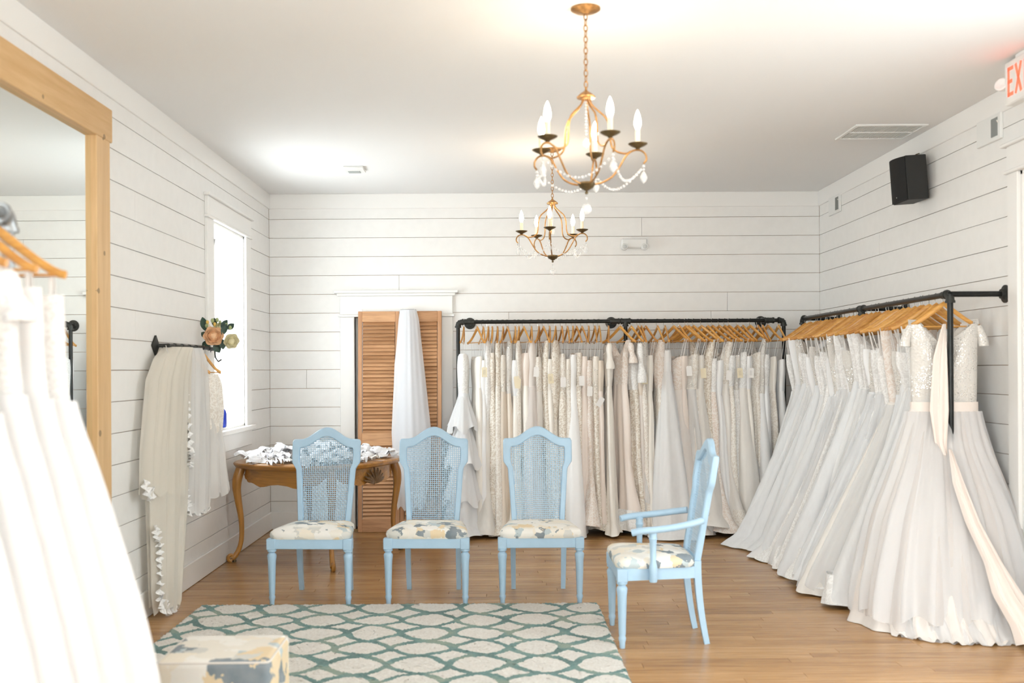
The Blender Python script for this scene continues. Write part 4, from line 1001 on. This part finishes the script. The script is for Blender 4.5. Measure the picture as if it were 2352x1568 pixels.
for k, c in enumerate([(-.045,-.01,.10),(-.01,-.01,.11),(.005,-.01,.085),(.02,0,.115),(.085,0,.085),(-.05,-.01,.075),(.04,0,.10),(.11,0,.06)]):
    m = MB(); m.sphere(c, .013 if k % 2 else .011, 8, 6, (1,1,1.25)); m.tube([(.01,.0,.01), c], .002, 5); m.build('bud', M['yellow' if k in (0, 2) else 'leaf2'], bq)
# cobalt bottle on the sill
gb = MB(); gb.lathe([(0,0),(.04,0),(.046,.008),(.046,.10),(.04,.125),(.02,.15),(.016,.17),(.019,.172),(.019,.185),(0,.185)], 20, (0,0,0))
o = gb.build('glass_bottle', M['cobalt'], None); o.location = (XL-.03, 7.80, WZ0+.0212); tag(o, 'cobalt blue bottle standing on the window sill', 'bottle')

# ------------------------------------------------------------------ carved table in the corner
TC, TA = (-1.405, 8.02), math.radians(-25)
tb = thing('carved_table', 'honey walnut table with carved apron and cabriole legs in the corner', 'table', (TC[0], TC[1], 0), TA)
def top_ring(h1, h2, N=96, p=3.1):
    a = np.arange(N)*2*PI/N; c, s = np.cos(a), np.sin(a); return np.stack([h1*np.sign(c)*np.abs(c)**(2/p), h2*np.sign(s)*np.abs(s)**(2/p)], 1)
A1, A2 = .565, .595; pr = [(-.03,.715),(-.012,.722),(-.004,.735),(0,.745),(-.004,.755),(-.014,.76)]
g = np.zeros((len(pr)+1, 96, 3))
for i, (d, z) in enumerate(pr): g[i,:,:2] = top_ring(A1+d, A2+d); g[i,:,2] = z
g[-1,:,2] = .7605; m = MB(); m.grid(g, False, True); m.build('table_top', M['table'], tb)
N = 96; g = np.zeros((6, N, 3)); rt = top_ring(A1-.075, A2-.075); an = np.arange(N)*2*PI/N
side = np.abs(((an+PI/4) % (PI/2))-PI/4)/(PI/4)
bot = .595+.055*np.clip((side-.45)/.4, 0, 1)+.012*np.cos(side*14)
for i, (q, d) in enumerate(((0,0),(.5,0),(.9,0),(1,.004),(1,-.02),(.0,-.02))): g[i,:,:2] = rt*(1+d/.5); g[i,:,2] = .72+(bot-.72)*q
m = MB(); m.grid(g, False, True, flip=True); ap = m.build('apron', M['table'], tb)
for sx, sy in ((-1,-1),(1,-1),(1,1),(-1,1)):
    cx, cy = sx*.415, sy*.445; d = Vector((sx*.68, sy*.73)); m = MB()
    key = [(.715,-.01,.034),(.66,.012,.038),(.60,.026,.036),(.52,.024,.030),(.40,.002,.024),(.28,-.014,.020),(.16,-.010,.0175),(.09,.010,.018),(.045,.040,.021),(.028,.062,.021)]
    kz = np.array(key); tt = np.linspace(0, len(key)-1, 34); zz = np.interp(tt, range(len(key)), kz[:,0]); oo = smooth1(np.interp(tt, range(len(key)), kz[:,1])); rr2 = smooth1(np.interp(tt, range(len(key)), kz[:,2]))
    pts = [(cx+d.x*o_, cy+d.y*o_, z_) for z_, o_ in zip(zz, oo)]
    m.tube(pts, rr2, 12, True)
    e = Vector((cx+d.x*.066, cy+d.y*.066, .034)); sd = Vector((-d.y, d.x, 0))
    sc = [tuple(e+Vector((d.x,d.y,0))*(.024*math.cos(a)*(1-a/14))+Vector((0,0,.024*math.sin(a)*(1-a/14)))) for a in np.linspace(-1.6, 5, 20)]
    m.tube(sc, np.linspace(.016,.009,20), 8)
    leg = m.build('leg', M['tableleg'], tb)
    m = MB(); m.lathe([(0,0.001),(.014,.001),(.016,.01),(.012,.02),(0,.02)], 12, (cx+d.x*.045, cy+d.y*.045, 0)); m.build('caster_pad', M['bronze'], leg)
for (nx, ny, hh) in ((1,0,A1-.075),(-1,0,A1-.075)):
    m = MB(); base = Vector((nx*hh, ny*hh, .60)); td = Vector((-ny, nx, 0)); nd = Vector((nx, ny, 0))
    for k in range(9):
        a = (k-4)*.3; ln = .145-.008*abs(k-4); pts = []
        for q in np.linspace(0, 1, 7): pts.append(tuple(base+td*(math.sin(a)*ln*q*1.35)+Vector((0,0,math.cos(a)*ln*q*.85-.012))+nd*(.012+.012*math.sin(PI*q))))
        m.tube(pts, [.004+.009*math.sin(PI*min(1,.1+.85*q)) for q in np.linspace(0,1,7)], 8, True, .7)
    m.sphere(tuple(base+nd*.012+Vector((0,0,-.006))), .016, 10, 6); m.build('carved_shell', M['carve'], tb)

# lace garters and trims heaped on the table
def garter_meshes():
    out = []
    for v in range(5):
        r = np.random.default_rng(300+v); m = MB(); n_ = 48
        if v < 2:       # gathered ruffled ring lying flat
            s = np.arange(n_)*2*PI/n_; G = np.zeros((6, n_, 3))
            for i in range(6):
                q = i/5; R_ = .035+.042*q; f = (.004+.014*q)*np.sin(11*s+v)+.008*q*np.sin(5*s)
                G[i,:,0] = R_*np.cos(s)*1.35; G[i,:,1] = R_*np.sin(s)*.75; G[i,:,2] = .016+f+.014*(1-q)
            m.grid(G, False, True)
        elif v < 4:     # crumpled piece
            n2 = 16; u = np.linspace(-1, 1, n2); X, Y = np.meshgrid(u, u, indexing='ij'); Z = np.zeros_like(X)
            for k in range(6):
                kx, ky = r.normal(0, 3.2, 2); Z += np.sin(kx*X+ky*Y+r.uniform(0,6))*.011
            Z += .03*np.exp(-(X**2+Y**2)*1.6); Z -= Z.min(); G = np.stack([X*.085+.016*np.sin(5*Y+v), Y*.055+.012*np.sin(4*X), Z*.9+.002], 2); m.grid(G)
        else:           # folded band
            for j in range(3):
                y0 = -.03+j*.022; G = np.zeros((3, 20, 3)); s = np.linspace(-1, 1, 20)
                for i in range(3): G[i,:,0] = s*.075; G[i,:,1] = y0+i*.011; G[i,:,2] = .012+.013*math.sin(i*PI/2)+.006*np.sin(s*9+j)
                m.grid(G)
        out.append(m.mesh('lace_garter', M['lingerie' if v != 4 else 'pearl'], True, 0))
    return out
GM = garter_meshes(); r = random.Random(77)
for i in range(150):
    for _ in range(40):
        lx, ly = r.uniform(-.5,.5), r.uniform(-.53,.53)
        if (abs(lx)/.52)**2.4+(abs(ly)/.55)**2.4 < 1: break
    rad = math.hypot(lx, ly); zz = .7612+max(0, (1-rad/.5))*r.uniform(.0, .095)
    ca, sa = math.cos(TA), math.sin(TA); k = r.randrange(5)
    o = link('lace_garter', GM[k], None, (TC[0]+ca*lx-sa*ly, TC[1]+sa*lx+ca*ly, zz), (r.uniform(-.25,.25), r.uniform(-.25,.25), r.uniform(0,6.28)))
    o.scale = (r.uniform(.75,1.15),)*3
    tag(o, ['white ruffled lace garter ring','white ruffled lace garter ring','crumpled white lace trim','crumpled white lace trim','folded ivory ribbon band'][k]+' in the heap on the carved table', 'garter', 'lace garters heaped on the carved table')

# ------------------------------------------------------------------ powder blue cane chairs
def loop_resample(pts, n_):
    p = np.array(pts+[pts[0]], float); d = np.hypot(*np.diff(p, axis=0).T); L_ = np.concatenate([[0], np.cumsum(d)]); q = np.linspace(0, L_[-1], n_+1)[:-1]
    return np.stack([np.interp(q, L_, p[:,0]), np.interp(q, L_, p[:,1])], 1)
def arch(x):   # crest curve added to shoulders
    return .078*np.where(np.abs(x) < .175, .5+.5*np.cos(PI*x/.175), 0)
def half_outline():
    o = [(0,.385),(.168,.385),(.172,.43),(.196,.78),(.199,.80),(.216,.825),(.226,.84),(.2275,.86),(.2275,.975),(.219,.990),(.20,.992)]
    o += [(x, .992+arch(np.array(x))) for x in np.linspace(.175, 0, 14)]
    i = [(0,.445),(.136,.445),(.139,.46),(.155,.70),(.162,.80),(.176,.83),(.179,.86),(.179,.92),(.176,.934),(.165,.938)]
    i += [(x*.92, .938+.92*arch(np.array(x))) for x in np.linspace(.165, 0, 14)]
    mir = lambda h: h+[(-x, z) for x, z in h[::-1] if x > 1e-6]
    return mir(o), mir(i)
OUT, INN = half_outline()
def bk(x, z, off=0):    # back plane: z up -> y leaning
    return (x, .185+max(0, z-.40)*.165+off, z)
def pip(x, y, poly):
    c = False; n_ = len(poly)
    for i in range(n_):
        x1, y1 = poly[i]; x2, y2 = poly[(i+1) % n_]
        if (y1 > y) != (y2 > y) and x < (x2-x1)*(y-y1)/(y2-y1)+x1: c = not c
    return c
def chair_meshes():
    R = {}
    n_ = 120; A, B = loop_resample(OUT, n_), loop_resample(INN, n_)
    # match by angle for tidy bridging
    cA = np.array([0,.72]); ang = lambda P_: np.unwrap(np.arctan2(P_[:,1]-cA[1], P_[:,0]-cA[0]))
    fine = loop_resample(INN, 2000); fa_ = np.arctan2(fine[:,1]-cA[1], fine[:,0]-cA[0]); B = np.array([fine[np.argmin(np.abs(np.angle(np.exp(1j*(fa_-a)))))] for a in np.arctan2(A[:,1]-cA[1], A[:,0]-cA[0])])
    G = np.zeros((n_, 8, 3)); e = .006; th = .017
    for i in range(n_):
        O, I = A[i], B[i]; d = (O-I)/(np.linalg.norm(O-I)+1e-9)
        for j, (p_, off) in enumerate(((I+d*e,-th),(O-d*e,-th),(O,-th+e),(O,th-e),(O-d*e,th),(I+d*e,th),(I,th-e),(I,-th+e))): G[i,j] = bk(p_[0], p_[1], off)
    m = MB(); m.grid(G, True, True, flip=True); R['back_frame'] = m.mesh('back_frame', M['blue'])
    m = MB(); s = .0132; poly = [(x*1.03, .70+(z-.70)*1.02) for x, z in INN]; h = s/2; o_ = .0042; c_ = .0021
    for ix in range(-15, 16):
        for iz in range(0, 46):
            x, z = ix*s, .44+iz*s
            if not pip(x, z, poly): continue
            oc = [(o_,-c_),(o_,c_),(c_,o_),(-c_,o_),(-o_,c_),(-o_,-c_),(-c_,-o_),(c_,-o_)]; ou = [(h,-h*.5),(h,h*.5),(h*.5,h),(-h*.5,h),(-h,h*.5),(-h,-h*.5),(-h*.5,-h),(h*.5,-h)]
            v = [bk(x+a_, z+b_, .0015*((ix+iz) % 2)) for a_, b_ in ou]+[bk(x+a_, z+b_) for a_, b_ in oc]
            f = [(k, (k+1) % 8, (k+1) % 8+8, k+8) for k in range(8)]
            m.add(v, f)
            m.add([bk(x+h, z+h*.5), bk(x+h, z+h*1.5), bk(x+h*1.5, z+h), bk(x+h*.5, z+h)], [(0,2,1,3)])
    R['cane_panel'] = m.mesh('cane_panel', M['cane'], False)
    # seat rails
    m = MB(); m.cbox(-.215, .215, -.238, -.205, .35, .412, .003); R['front_rail'] = m.mesh('seat_rail', M['blue'], False)
    for s_, nm in ((-1,'sideL'),(1,'sideR')):
        m = MB(); x0, x1 = s_*.24, s_*.168; w = .014
        m.add([(x0-w,-.215,.35),(x0+w,-.215,.35),(x1+w,.19,.35),(x1-w,.19,.35),(x0-w,-.215,.412),(x0+w,-.215,.412),(x1+w,.19,.412),(x1-w,.19,.412)],
              [(0,3,2,1),(4,5,6,7),(0,1,5,4),(1,2,6,5),(2,3,7,6),(3,0,4,7)]); R[nm] = m.mesh('seat_rail', M['blue'], False)
    m = MB(); m.cbox(-.16, .16, .175, .2, .35, .412, .003); R['back_rail'] = m.mesh('seat_rail', M['blue'], False)
    # front leg: square block over a turned, tapering shaft
    m = MB(); m.cbox(-.0275,.0275,-.0275,.0275,.345,.413,.003)
    m.lathe([(0,.0),(.0135,.0),(.0145,.006),(.0155,.03),(.0195,.045),(.0195,.055),(.0165,.062),(.0185,.075),(.0245,.27),(.0275,.295),(.0285,.308),(.0245,.318),(.0195,.322),(.0195,.328),(.0275,.334),(.0275,.344),(.022,.35)], 20)
    R['front_leg'] = m.mesh('leg', M['blue'])
    for s_, nm in ((-1,'rearL'),(1,'rearR')):
        m = MB(); z = np.linspace(.44, .001, 14); y_ = .185+.05*((.44-z)/.44)**1.9+.004; x = s_*(.168-.004*(.44-z)/.44)
        m.tube(np.stack([x, y_, z], 1), np.linspace(.0265,.020,14), 4, True, 1.0, up=(0,1,0), rot=PI/4); R[nm] = m.mesh('leg', M['blue'], True, 50)
    # upholstered seat
    p = [(0,-.245),(.20,-.243),(.243,-.225),(.25,-.20),(.235,-.05),(.205,.14),(.185,.17),(.0,.175)]; pts = p+[(-x, y_) for x, y_ in p[::-1] if x > 0]
    rg = loop_resample(pts, 72); ce = np.array([0,-.03]); lv2 = [(.985,.41),(1.005,.42),(1.02,.435),(1.0,.452),(.94,.464),(.82,.472),(.6,.479),(.3,.483),(.02,.484)]
    G = np.zeros((len(lv2), 72, 3))
    for i, (s_, z) in enumerate(lv2): G[i,:,:2] = ce+(rg-ce)*s_; G[i,:,2] = z
    R['seat'] = (G,)
    # arms
    for s_, nm in ((-1,'armL'),(1,'armR')):
        m = MB(); key = np.array([(s_*.205,.215,.655),(s_*.236,.15,.643),(s_*.262,.06,.628),(s_*.268,-.04,.617),(s_*.262,-.12,.610),(s_*.25,-.168,.598)])
        t_ = np.linspace(0, 5, 30); pth = np.stack([smooth1(np.interp(t_, range(6), key[:,k])) for k in range(3)], 1)
        m.tube(pth, .0185, 10, True, 1.15); R[nm] = m.mesh('arm_rest', M['blue'])
        m = MB(); m.lathe([(0,.345),(.018,.345),(.021,.352),(.021,.40),(.023,.41),(.020,.43),(.015,.45),(.0165,.52),(.019,.56),(.0225,.57),(.0185,.58),(.0215,.60),(.0,.62)], 16, (s_*.256,-.055,0)); R[nm+'post'] = m.mesh('arm_post', M['blue'])
    return R
CM = chair_meshes()
def chair(name, label, x, y, rz, seed, arms=False):
    t = thing(name, label, 'chair', (x, y, 0), rz, 'powder blue cane back chairs')
    link('back_frame', CM['back_frame'], t); link('cane_panel', CM['cane_panel'], t)
    for k in ('front_rail','sideL','sideR','back_rail'): link('seat_rail', CM[k], t)
    for s_ in (-1, 1): link('leg', CM['front_leg'], t, (s_*.238, -.215, .0))
    link('leg', CM['rearL'], t); link('leg', CM['rearR'], t)
    m = MB(); m.grid(CM['seat'][0], False, True); m.build('seat_cushion', watercolor('watercolour_upholstery', 15, seed), t, True, 0)
    if arms:
        for k in ('armL','armR'): link('arm_rest', CM[k], t)
        for k in ('armLpost','armRpost'): link('arm_post', CM[k], t)
    return t
chair('dining_chair', 'powder blue cane back chair set before the carved table', -1.157, 6.537, math.radians(-3), 1.3)
chair('dining_chair', 'powder blue cane back chair between the other two armless chairs', -.44, 6.537, math.radians(-2), 4.4)
chair('dining_chair', 'powder blue cane back chair without arms nearest the armchair', .258, 6.537, 0, 7.1)
chair('arm_chair', 'powder blue cane back armchair turned sideways beside the rug', .852, 5.555, math.radians(-90), 2.2, True)

# ------------------------------------------------------------------ rug and ottoman
RX0, RX1, RY0, RY1 = -1.83, .605, 3.25, 6.285
rg_ = thing('area_rug', 'cream shag rug with a teal trellis pattern on the wooden floor', 'rug', ((RX0+RX1)/2, (RY0+RY1)/2, .0))
nx_, ny_ = 260, 320; X, Y = np.meshgrid(np.linspace(RX0, RX1, nx_), np.linspace(RY0, RY1, ny_), indexing='ij'); r = np.random.default_rng(4)
Z = .017+r.normal(0, .0016, X.shape); ed = np.minimum.reduce([X-RX0, RX1-X, Y-RY0, RY1-Y]); Z = np.where(ed < .006, .002, Z)
Xo, Yo = X-(RX0+RX1)/2, Y-(RY0+RY1)/2
jx = r.normal(0, .0035, X.shape); jy = r.normal(0, .0035, X.shape)
m = MB(); m.grid(np.stack([Xo+jx, Yo+jy, Z], 2), flip=True); pile = m.build('pile', M['rug'], rg_, True, 0)
om = MB()
def rounded_box(hx, hy, z0, z1, rad, n_=7):
    P_ = []; 
    for (zc, top) in ((z0, False), (z1, True)):
        ang = np.linspace(-PI/2, 0, n_) if not top else np.linspace(0, PI/2, n_)
        for a in ang:
            rr_ = rad*math.cos(a); zz = (z0+rad if not top else z1-rad)+rad*math.sin(a); ringp = []
            for cx, cy, st in ((hx-rad,hy-rad,0),(-hx+rad,hy-rad,PI/2),(-hx+rad,-hy+rad,PI),(hx-rad,-hy+rad,1.5*PI)):
                for q in np.linspace(0, PI/2, n_): ringp.append((cx+rr_*math.cos(st+q), cy+rr_*math.sin(st+q), zz))
            P_.append(ringp)
    return np.array(P_)
ot = thing('ottoman', 'low square ottoman in watercolour patterned fabric standing on the rug', 'ottoman', (-1.025, 3.83, .018), math.radians(1))
G = rounded_box(.205, .19, .03, .40, .028); m = MB(); m.grid(G, False, True); o0 = len(m.V); m.F.append(tuple(range(13*28, 14*28))); m.F.append(tuple(range(0, 28))[::-1]); m.build('upholstery', watercolor('ottoman_watercolour', 9.5, 12.2), ot, True, 60)
for sx in (-1, 1):
    for sy in (-1, 1):
        m = MB(); m.lathe([(0,0),(.014,0),(.02,.035),(0,.035)], 12, (sx*.16, sy*.145, 0)); m.build('foot', M['carve'], ot)
for s_ in (-1, 1):
    m = MB(); g = rounded_box(.2065, .1915, .03, .40, .028)[7+3]; m.tube([tuple(p_) for p_ in g], .004, 6, closed=True); 
m.build('piping', M['pearl'], ot)

# ------------------------------------------------------------------ chandeliers
def chandelier(label, x, y, rot, links_n):
    t = thing('chandelier', label, 'chandelier', (x, y, 0), rot, 'gilt crystal chandeliers')
    ZT, ZB = 2.672, 2.272      # top cap, bottom hub
    m = MB(); m.lathe([(0,ZC-.026),(.014,ZC-.026),(.018,ZC-.022),(.05,ZC-.016),(.066,ZC-.007),(.066,ZC-.0005),(0,ZC-.0005)], 28); m.build('canopy', M['gold'], t)
    zc0, zc1 = ZT+.035, ZC-.026; n_ = int((zc1-zc0)/.0245); dz = (zc1-zc0)/n_
    for k in range(n_):
        a = np.arange(14)*2*PI/14; lx = .0085*np.cos(a); lz = .0155*np.sin(a); ang = (k % 2)*PI/2+.3
        m = MB(); m.tube(np.stack([lx*math.cos(ang), lx*math.sin(ang), zc0+dz*(k+.5)+lz], 1), .0024, 6, closed=True); m.build('chain_link', M['gold'], t)
    m = MB(); m.lathe([(0,ZT+.04),(.005,ZT+.036),(.006,ZT+.022),(.012,ZT+.016),(.03,ZT+.004),(.042,ZT-.008),(.04,ZT-.014),(.022,ZT-.014),(.02,ZT-.022),(0,ZT-.022)], 24); m.build('top_cap', M['gold'], t)
    m = MB(); m.lathe([(0,ZB-.042),(.006,ZB-.042),(.008,ZB-.034),(.004,ZB-.028),(.012,ZB-.024),(.032,ZB-.012),(.04,ZB+.002),(.036,ZB+.01),(.015,ZB+.014),(0,ZB+.014)], 24); m.build('bottom_hub', M['bronze'], t)
    bead = MB()
    def crv(pts, k=40):
        p = np.array(pts, float); tt = np.linspace(0, len(p)-1, k)
        q = np.stack([np.interp(tt, range(len(p)), p[:,i]) for i in range(p.shape[1])], 1)
        for _ in range(3): q[1:-1] = (q[:-2]+2*q[1:-1]+q[2:])/4
        return q
    tips = []
    for k in range(5):
        a = -k*2*PI/5; ca, sa = math.cos(a), math.sin(a); to = lambda q: [(r_*ca, r_*sa, z) for r_, z in q]
        low = crv([(.02,ZB),(.07,ZB+.008),(.12,ZB+.035),(.155,ZB+.09),(.18,ZB+.135),(.215,ZB+.158),(.25,ZB+.155),(.27,ZB+.135),(.272,ZB+.11),(.258,ZB+.096)])
        m = MB(); m.tube(to(low), .0045, 8); arm = m.build('arm', M['gold'], t)
        up = crv([(.016,ZT-.014),(.022,ZT-.04),(.055,ZT-.07),(.092,ZT-.10),(.108,ZT-.15),(.108,ZT-.20),(.115,ZT-.235),(.14,ZT-.255),(.18,ZT-.262),(.20,ZT-.25)])
        m = MB(); m.tube(to(up), .0045, 8); m.build('scroll_rib', M['gold'], t)
        cx, cy, zc = .232*ca, .232*sa, ZB+.16
        m = MB(); m.lathe([(.0,zc),(.008,zc),(.012,zc+.006),(.03,zc+.014),(.043,zc+.022),(.044,zc+.025),(.03,zc+.019),(.012,zc+.013),(0,zc+.013)], 22, (cx,cy,0)); m.build('drip_pan', M['bronze'], t)
        m = MB(); m.lathe([(0,zc+.013),(.0115,zc+.013),(.0115,zc+.085),(.008,zc+.088),(0,zc+.088)], 16, (cx,cy,0)); cd = m.build('candle_sleeve', M['candle'], t)
        m = MB(); m.lathe([(0,zc+.086),(.008,zc+.088),(.0155,zc+.108),(.0165,zc+.122),(.012,zc+.148),(.005,zc+.168),(.0,zc+.178)], 16, (cx,cy,0)); m.build('flame_bulb', M['bulb'], cd)
        ld = bpy.data.lights.new('bulb_light', 'POINT'); ld.energy = 1.6; ld.color = (1,.80,.58); ld.shadow_soft_size = .02
        lo = bpy.data.objects.new('bulb_light', ld); COL.objects.link(lo); lo.parent = t; lo.location = (cx*1.0, cy*1.0, zc+.135)
        tips.append(Vector((.258*ca, .258*sa, ZB+.092)))
    def facet(m, c, r_, h, n_=6):
        m.lathe([(0,c[2]-h),(r_*.55,c[2]-h*.85),(r_,c[2]-h*.55),(r_*.55,c[2]-h*.2),(.0,c[2])], n_, (c[0],c[1],0))
    for k in range(5):
        p, q = tips[k], tips[(k+1) % 5]; m = MB()
        for i in range(19):
            u = i/18; c = p.lerp(q, u); sag = .085*4*u*(1-u); c.z -= sag+.008; c.x *= 1-.10*math.sin(PI*u); c.y *= 1-.10*math.sin(PI*u)
            m.sphere(tuple(c), .0062 if i % 2 else .0075, 6, 4)
        m.build('bead_strand', M['crystal'], t, False)
        m = MB(); m.sphere((p.x,p.y,p.z-.008), .008, 6, 4); m.sphere((p.x,p.y,p.z-.023), .006, 6, 4); facet(m, (p.x,p.y,p.z-.028), .017, .058); m.build('crystal_drop', M['crystal'], t, False)
    m = MB()
    for i in range(11): m.sphere((0,0,ZT-.03-i*.0145), .006+.0012*(i % 2), 6, 4)
    facet(m, (0,0,ZT-.19), .02, .05); m.build('bead_strand', M['crystal'], t, False)
    m = MB(); m.tube([(0,0,ZB-.04),(0,0,ZB-.085)], .0009, 4); m.sphere((0,0,ZB-.06), .006, 6, 4); m.sphere((0,0,ZB-.108), .024, 9, 7); m.build('crystal_ball', M['crystal'], t, False)
    return t
chandelier('gilt five arm crystal chandelier with bead swags hung over the rug', .40, 4.575, math.radians(3), 0)
chandelier('gilt five arm crystal chandelier hung nearer the back wall racks', .405, 7.50, math.radians(-26), 0)

# ------------------------------------------------------------------ wall and ceiling fittings
sp_ = thing('loudspeaker', 'black bookshelf loudspeaker bracketed high on the right wall', 'speaker', (2.80, 7.03, 2.58)); sp_.rotation_euler = (0, math.radians(-4), math.radians(2))
m = MB(); m.cbox(-.03, .115, -.12, .12, 0, .30, .004); m.build('cabinet', M['speaker'], sp_, False)
N = 14; g = np.zeros((2, N, 3)); yy = np.linspace(-.12, .12, N)
for i, z in enumerate((.004, .296)): g[i,:,0] = -.03-.035*np.cos(yy/.12*PI/2)**.8-.004; g[i,:,1] = yy; g[i,:,2] = z
m = MB(); m.grid(g); o0 = len(m.V)
m.F.append(tuple(range(N))); m.F.append(tuple(range(N, 2*N))[::-1]); m.build('grille_cloth', M['cloth_black'], sp_, True, 30)
m = MB(); m.tube([(.09,-.02,.30),(.09,-.02,.318),(.11,-.035,.322)], .004, 6); m.tube([(.10,-.02,.15),(.148,-.02,.15)], .015, 10); m.build('bracket', M['bronze'], sp_)
m = MB(); m.lathe([(0,0),(.004,0),(.004,-.002),(0,-.002)], 10, (-.068,-.03,.03), 'x'); m.build('badge', M['grille'], sp_)

el = thing('emergency_light', 'white twin head emergency light on the back wall', 'light', (1.247, YB-.001, 2.53))
m = MB(); m.cbox(-.118, .118, -.05, 0, .015, .105, .012); m.build('housing', M['white'], el, False)
for s_ in (-1, 1):
    m = MB(); m.lathe([(0,-.075),(.026,-.075),(.03,-.07),(.03,-.03),(.0,-.02)], 20, (s_*.092,0,.026), 'y'); hd = m.build('lamp_head', M['white'], el)
    m = MB(); m.lathe([(0,-.079),(.016,-.078),(.022,-.0745),(0,-.0745)], 18, (s_*.092,0,.026), 'y'); m.build('lens', M['lens'], hd)

def register(label, y, z):
    t = thing('wall_register', label, 'vent', (XR-.0005, y, z)); t['group'] = 'white grille boxes on the right wall'
    m = MB(); m.cbox(-.018, 0, -.15, .15, -.078, .078, .004); m.build('plate', M['white'], t, False)
    m = MB(); m.box(-.0195, -.0175, -.118, -.042, -.055, .055); gr = m.build('grille', M['grille'], t, False)
    for k in range(9):
        m = MB(); yy = -.115+k*.0088; m.box(-.021, -.0185, yy, yy+.0035, -.053, .053); m.build('grille_bar', M['slot'], gr, False)
    m = MB(); m.tube([(-.02,-.125,.02),(-.034,-.14,.028)], .0035, 6); m.build('latch', M['white'], t)
    return t
register('white box with grey grille on the right wall beyond the loudspeaker', 8.9, 2.862)
register('white box with grey grille on the right wall between loudspeaker and exit sign', 6.10, 2.855)

cv = thing('ceiling_vent', 'white slatted ceiling air vent above the right rack', 'vent', (2.62, 6.99, ZC-.0005))
for a in ((-.24,.24,-.215,-.185),(-.24,.24,.185,.215),(-.24,-.215,-.185,.185),(.215,.24,-.185,.185),(-.215,.215,-.006,.006)):
    m = MB(); m.cbox(a[0], a[1], a[2], a[3], -.012, 0, .003); m.build('frame', M['white'], cv, False)
m = MB(); m.box(-.215, .215, -.185, .185, -.002, -.0005); m.build('backing', M['slot'], cv, False)
sl = MB(); sl.box(-.003, .003, -.185, .185, -.0075, -.003); SL = sl.mesh('slat', M['white'], False)
for k in range(30): link('slat', SL, cv, (-.208+k*.01434, 0, 0), (0, math.radians(25), 0))
cp = thing('ceiling_sensor', 'small white ceiling box with a grey grille above the table', 'sensor', (-1.14, 8.18, ZC-.0005))
m = MB(); m.cbox(-.075, .085, -.11, .08, -.02, 0, .004); m.build('plate', M['white'], cp, False)
m = MB(); m.cbox(-.05, .045, .0, .065, -.026, -.019, .002); m.build('grille', M['grille'], cp, False)

# exit sign hung under the ceiling, face along the right wall
ex = thing('exit_sign', 'white exit sign with lit red letters hung from the ceiling', 'sign', (2.72, 5.20, ZC))
ex.location = (2.70, 5.22, ZC)
m = MB(); m.cbox(-.02, .02, -.07, .07, -.02, -.0005, .003); m.build('ceiling_mount', M['white'], ex, False)
m = MB(); m.cbox(-.028, .028, -.165, .165, -.245, -.02, .006); m.build('housing', M['offwhite'], ex, False)
def letter(strokes, y0, w):
    for (ya, za, yb, zb) in strokes:
        m = MB(); p0 = Vector((0, y0-ya*w, -.205+za*.152)); p1 = Vector((0, y0-yb*w, -.205+zb*.152)); d = (p1-p0).normalized(); nn = Vector((0, -d.z, d.y))*.0095
        if d.length == 0: continue
        a = [p0-nn, p1-nn, p1+nn, p0+nn]; m.add([(-.0295, q.y, q.z) for q in a]+[(-.0275, q.y, q.z) for q in a], [(3,2,1,0),(4,5,6,7),(0,1,5,4),(1,2,6,5),(2,3,7,6),(3,0,4,7)])
        m.build('letter_stroke', M['red'], ex, False)
letter([(.12,0,.12,1),(0,.0625,1,.0625),(0,.5,.8,.5),(0,.9375,1,.9375)], .128, .055)      # E
letter([(.05,0,.95,1),(.05,1,.95,0)], .052, .062)                                      # X
letter([(.5,0,.5,1)], -.03, .03)                                                       # I
letter([(.5,0,.5,1),(0,.9375,1,.9375)], -.068, .062)                                   # T
for s_ in (1, -1):
    m = MB(); m.lathe([(0,.0),(.022,.004),(.034,.03),(.036,.045),(.03,.048),(0,.04)], 20, (0,0,0)); m.xf(Matrix.Translation((-.005, s_*.205, -.135)) @ Matrix.Rotation(math.radians(-70), 4, 'Y') @ Matrix.Rotation(math.radians(35*s_), 4, 'X')); m.build('lamp_head', M['white'], ex)
    m = MB(); m.tube([(0, s_*.16, -.13), (0, s_*.19, -.135)], .008, 8); m.build('lamp_bracket', M['white'], ex)
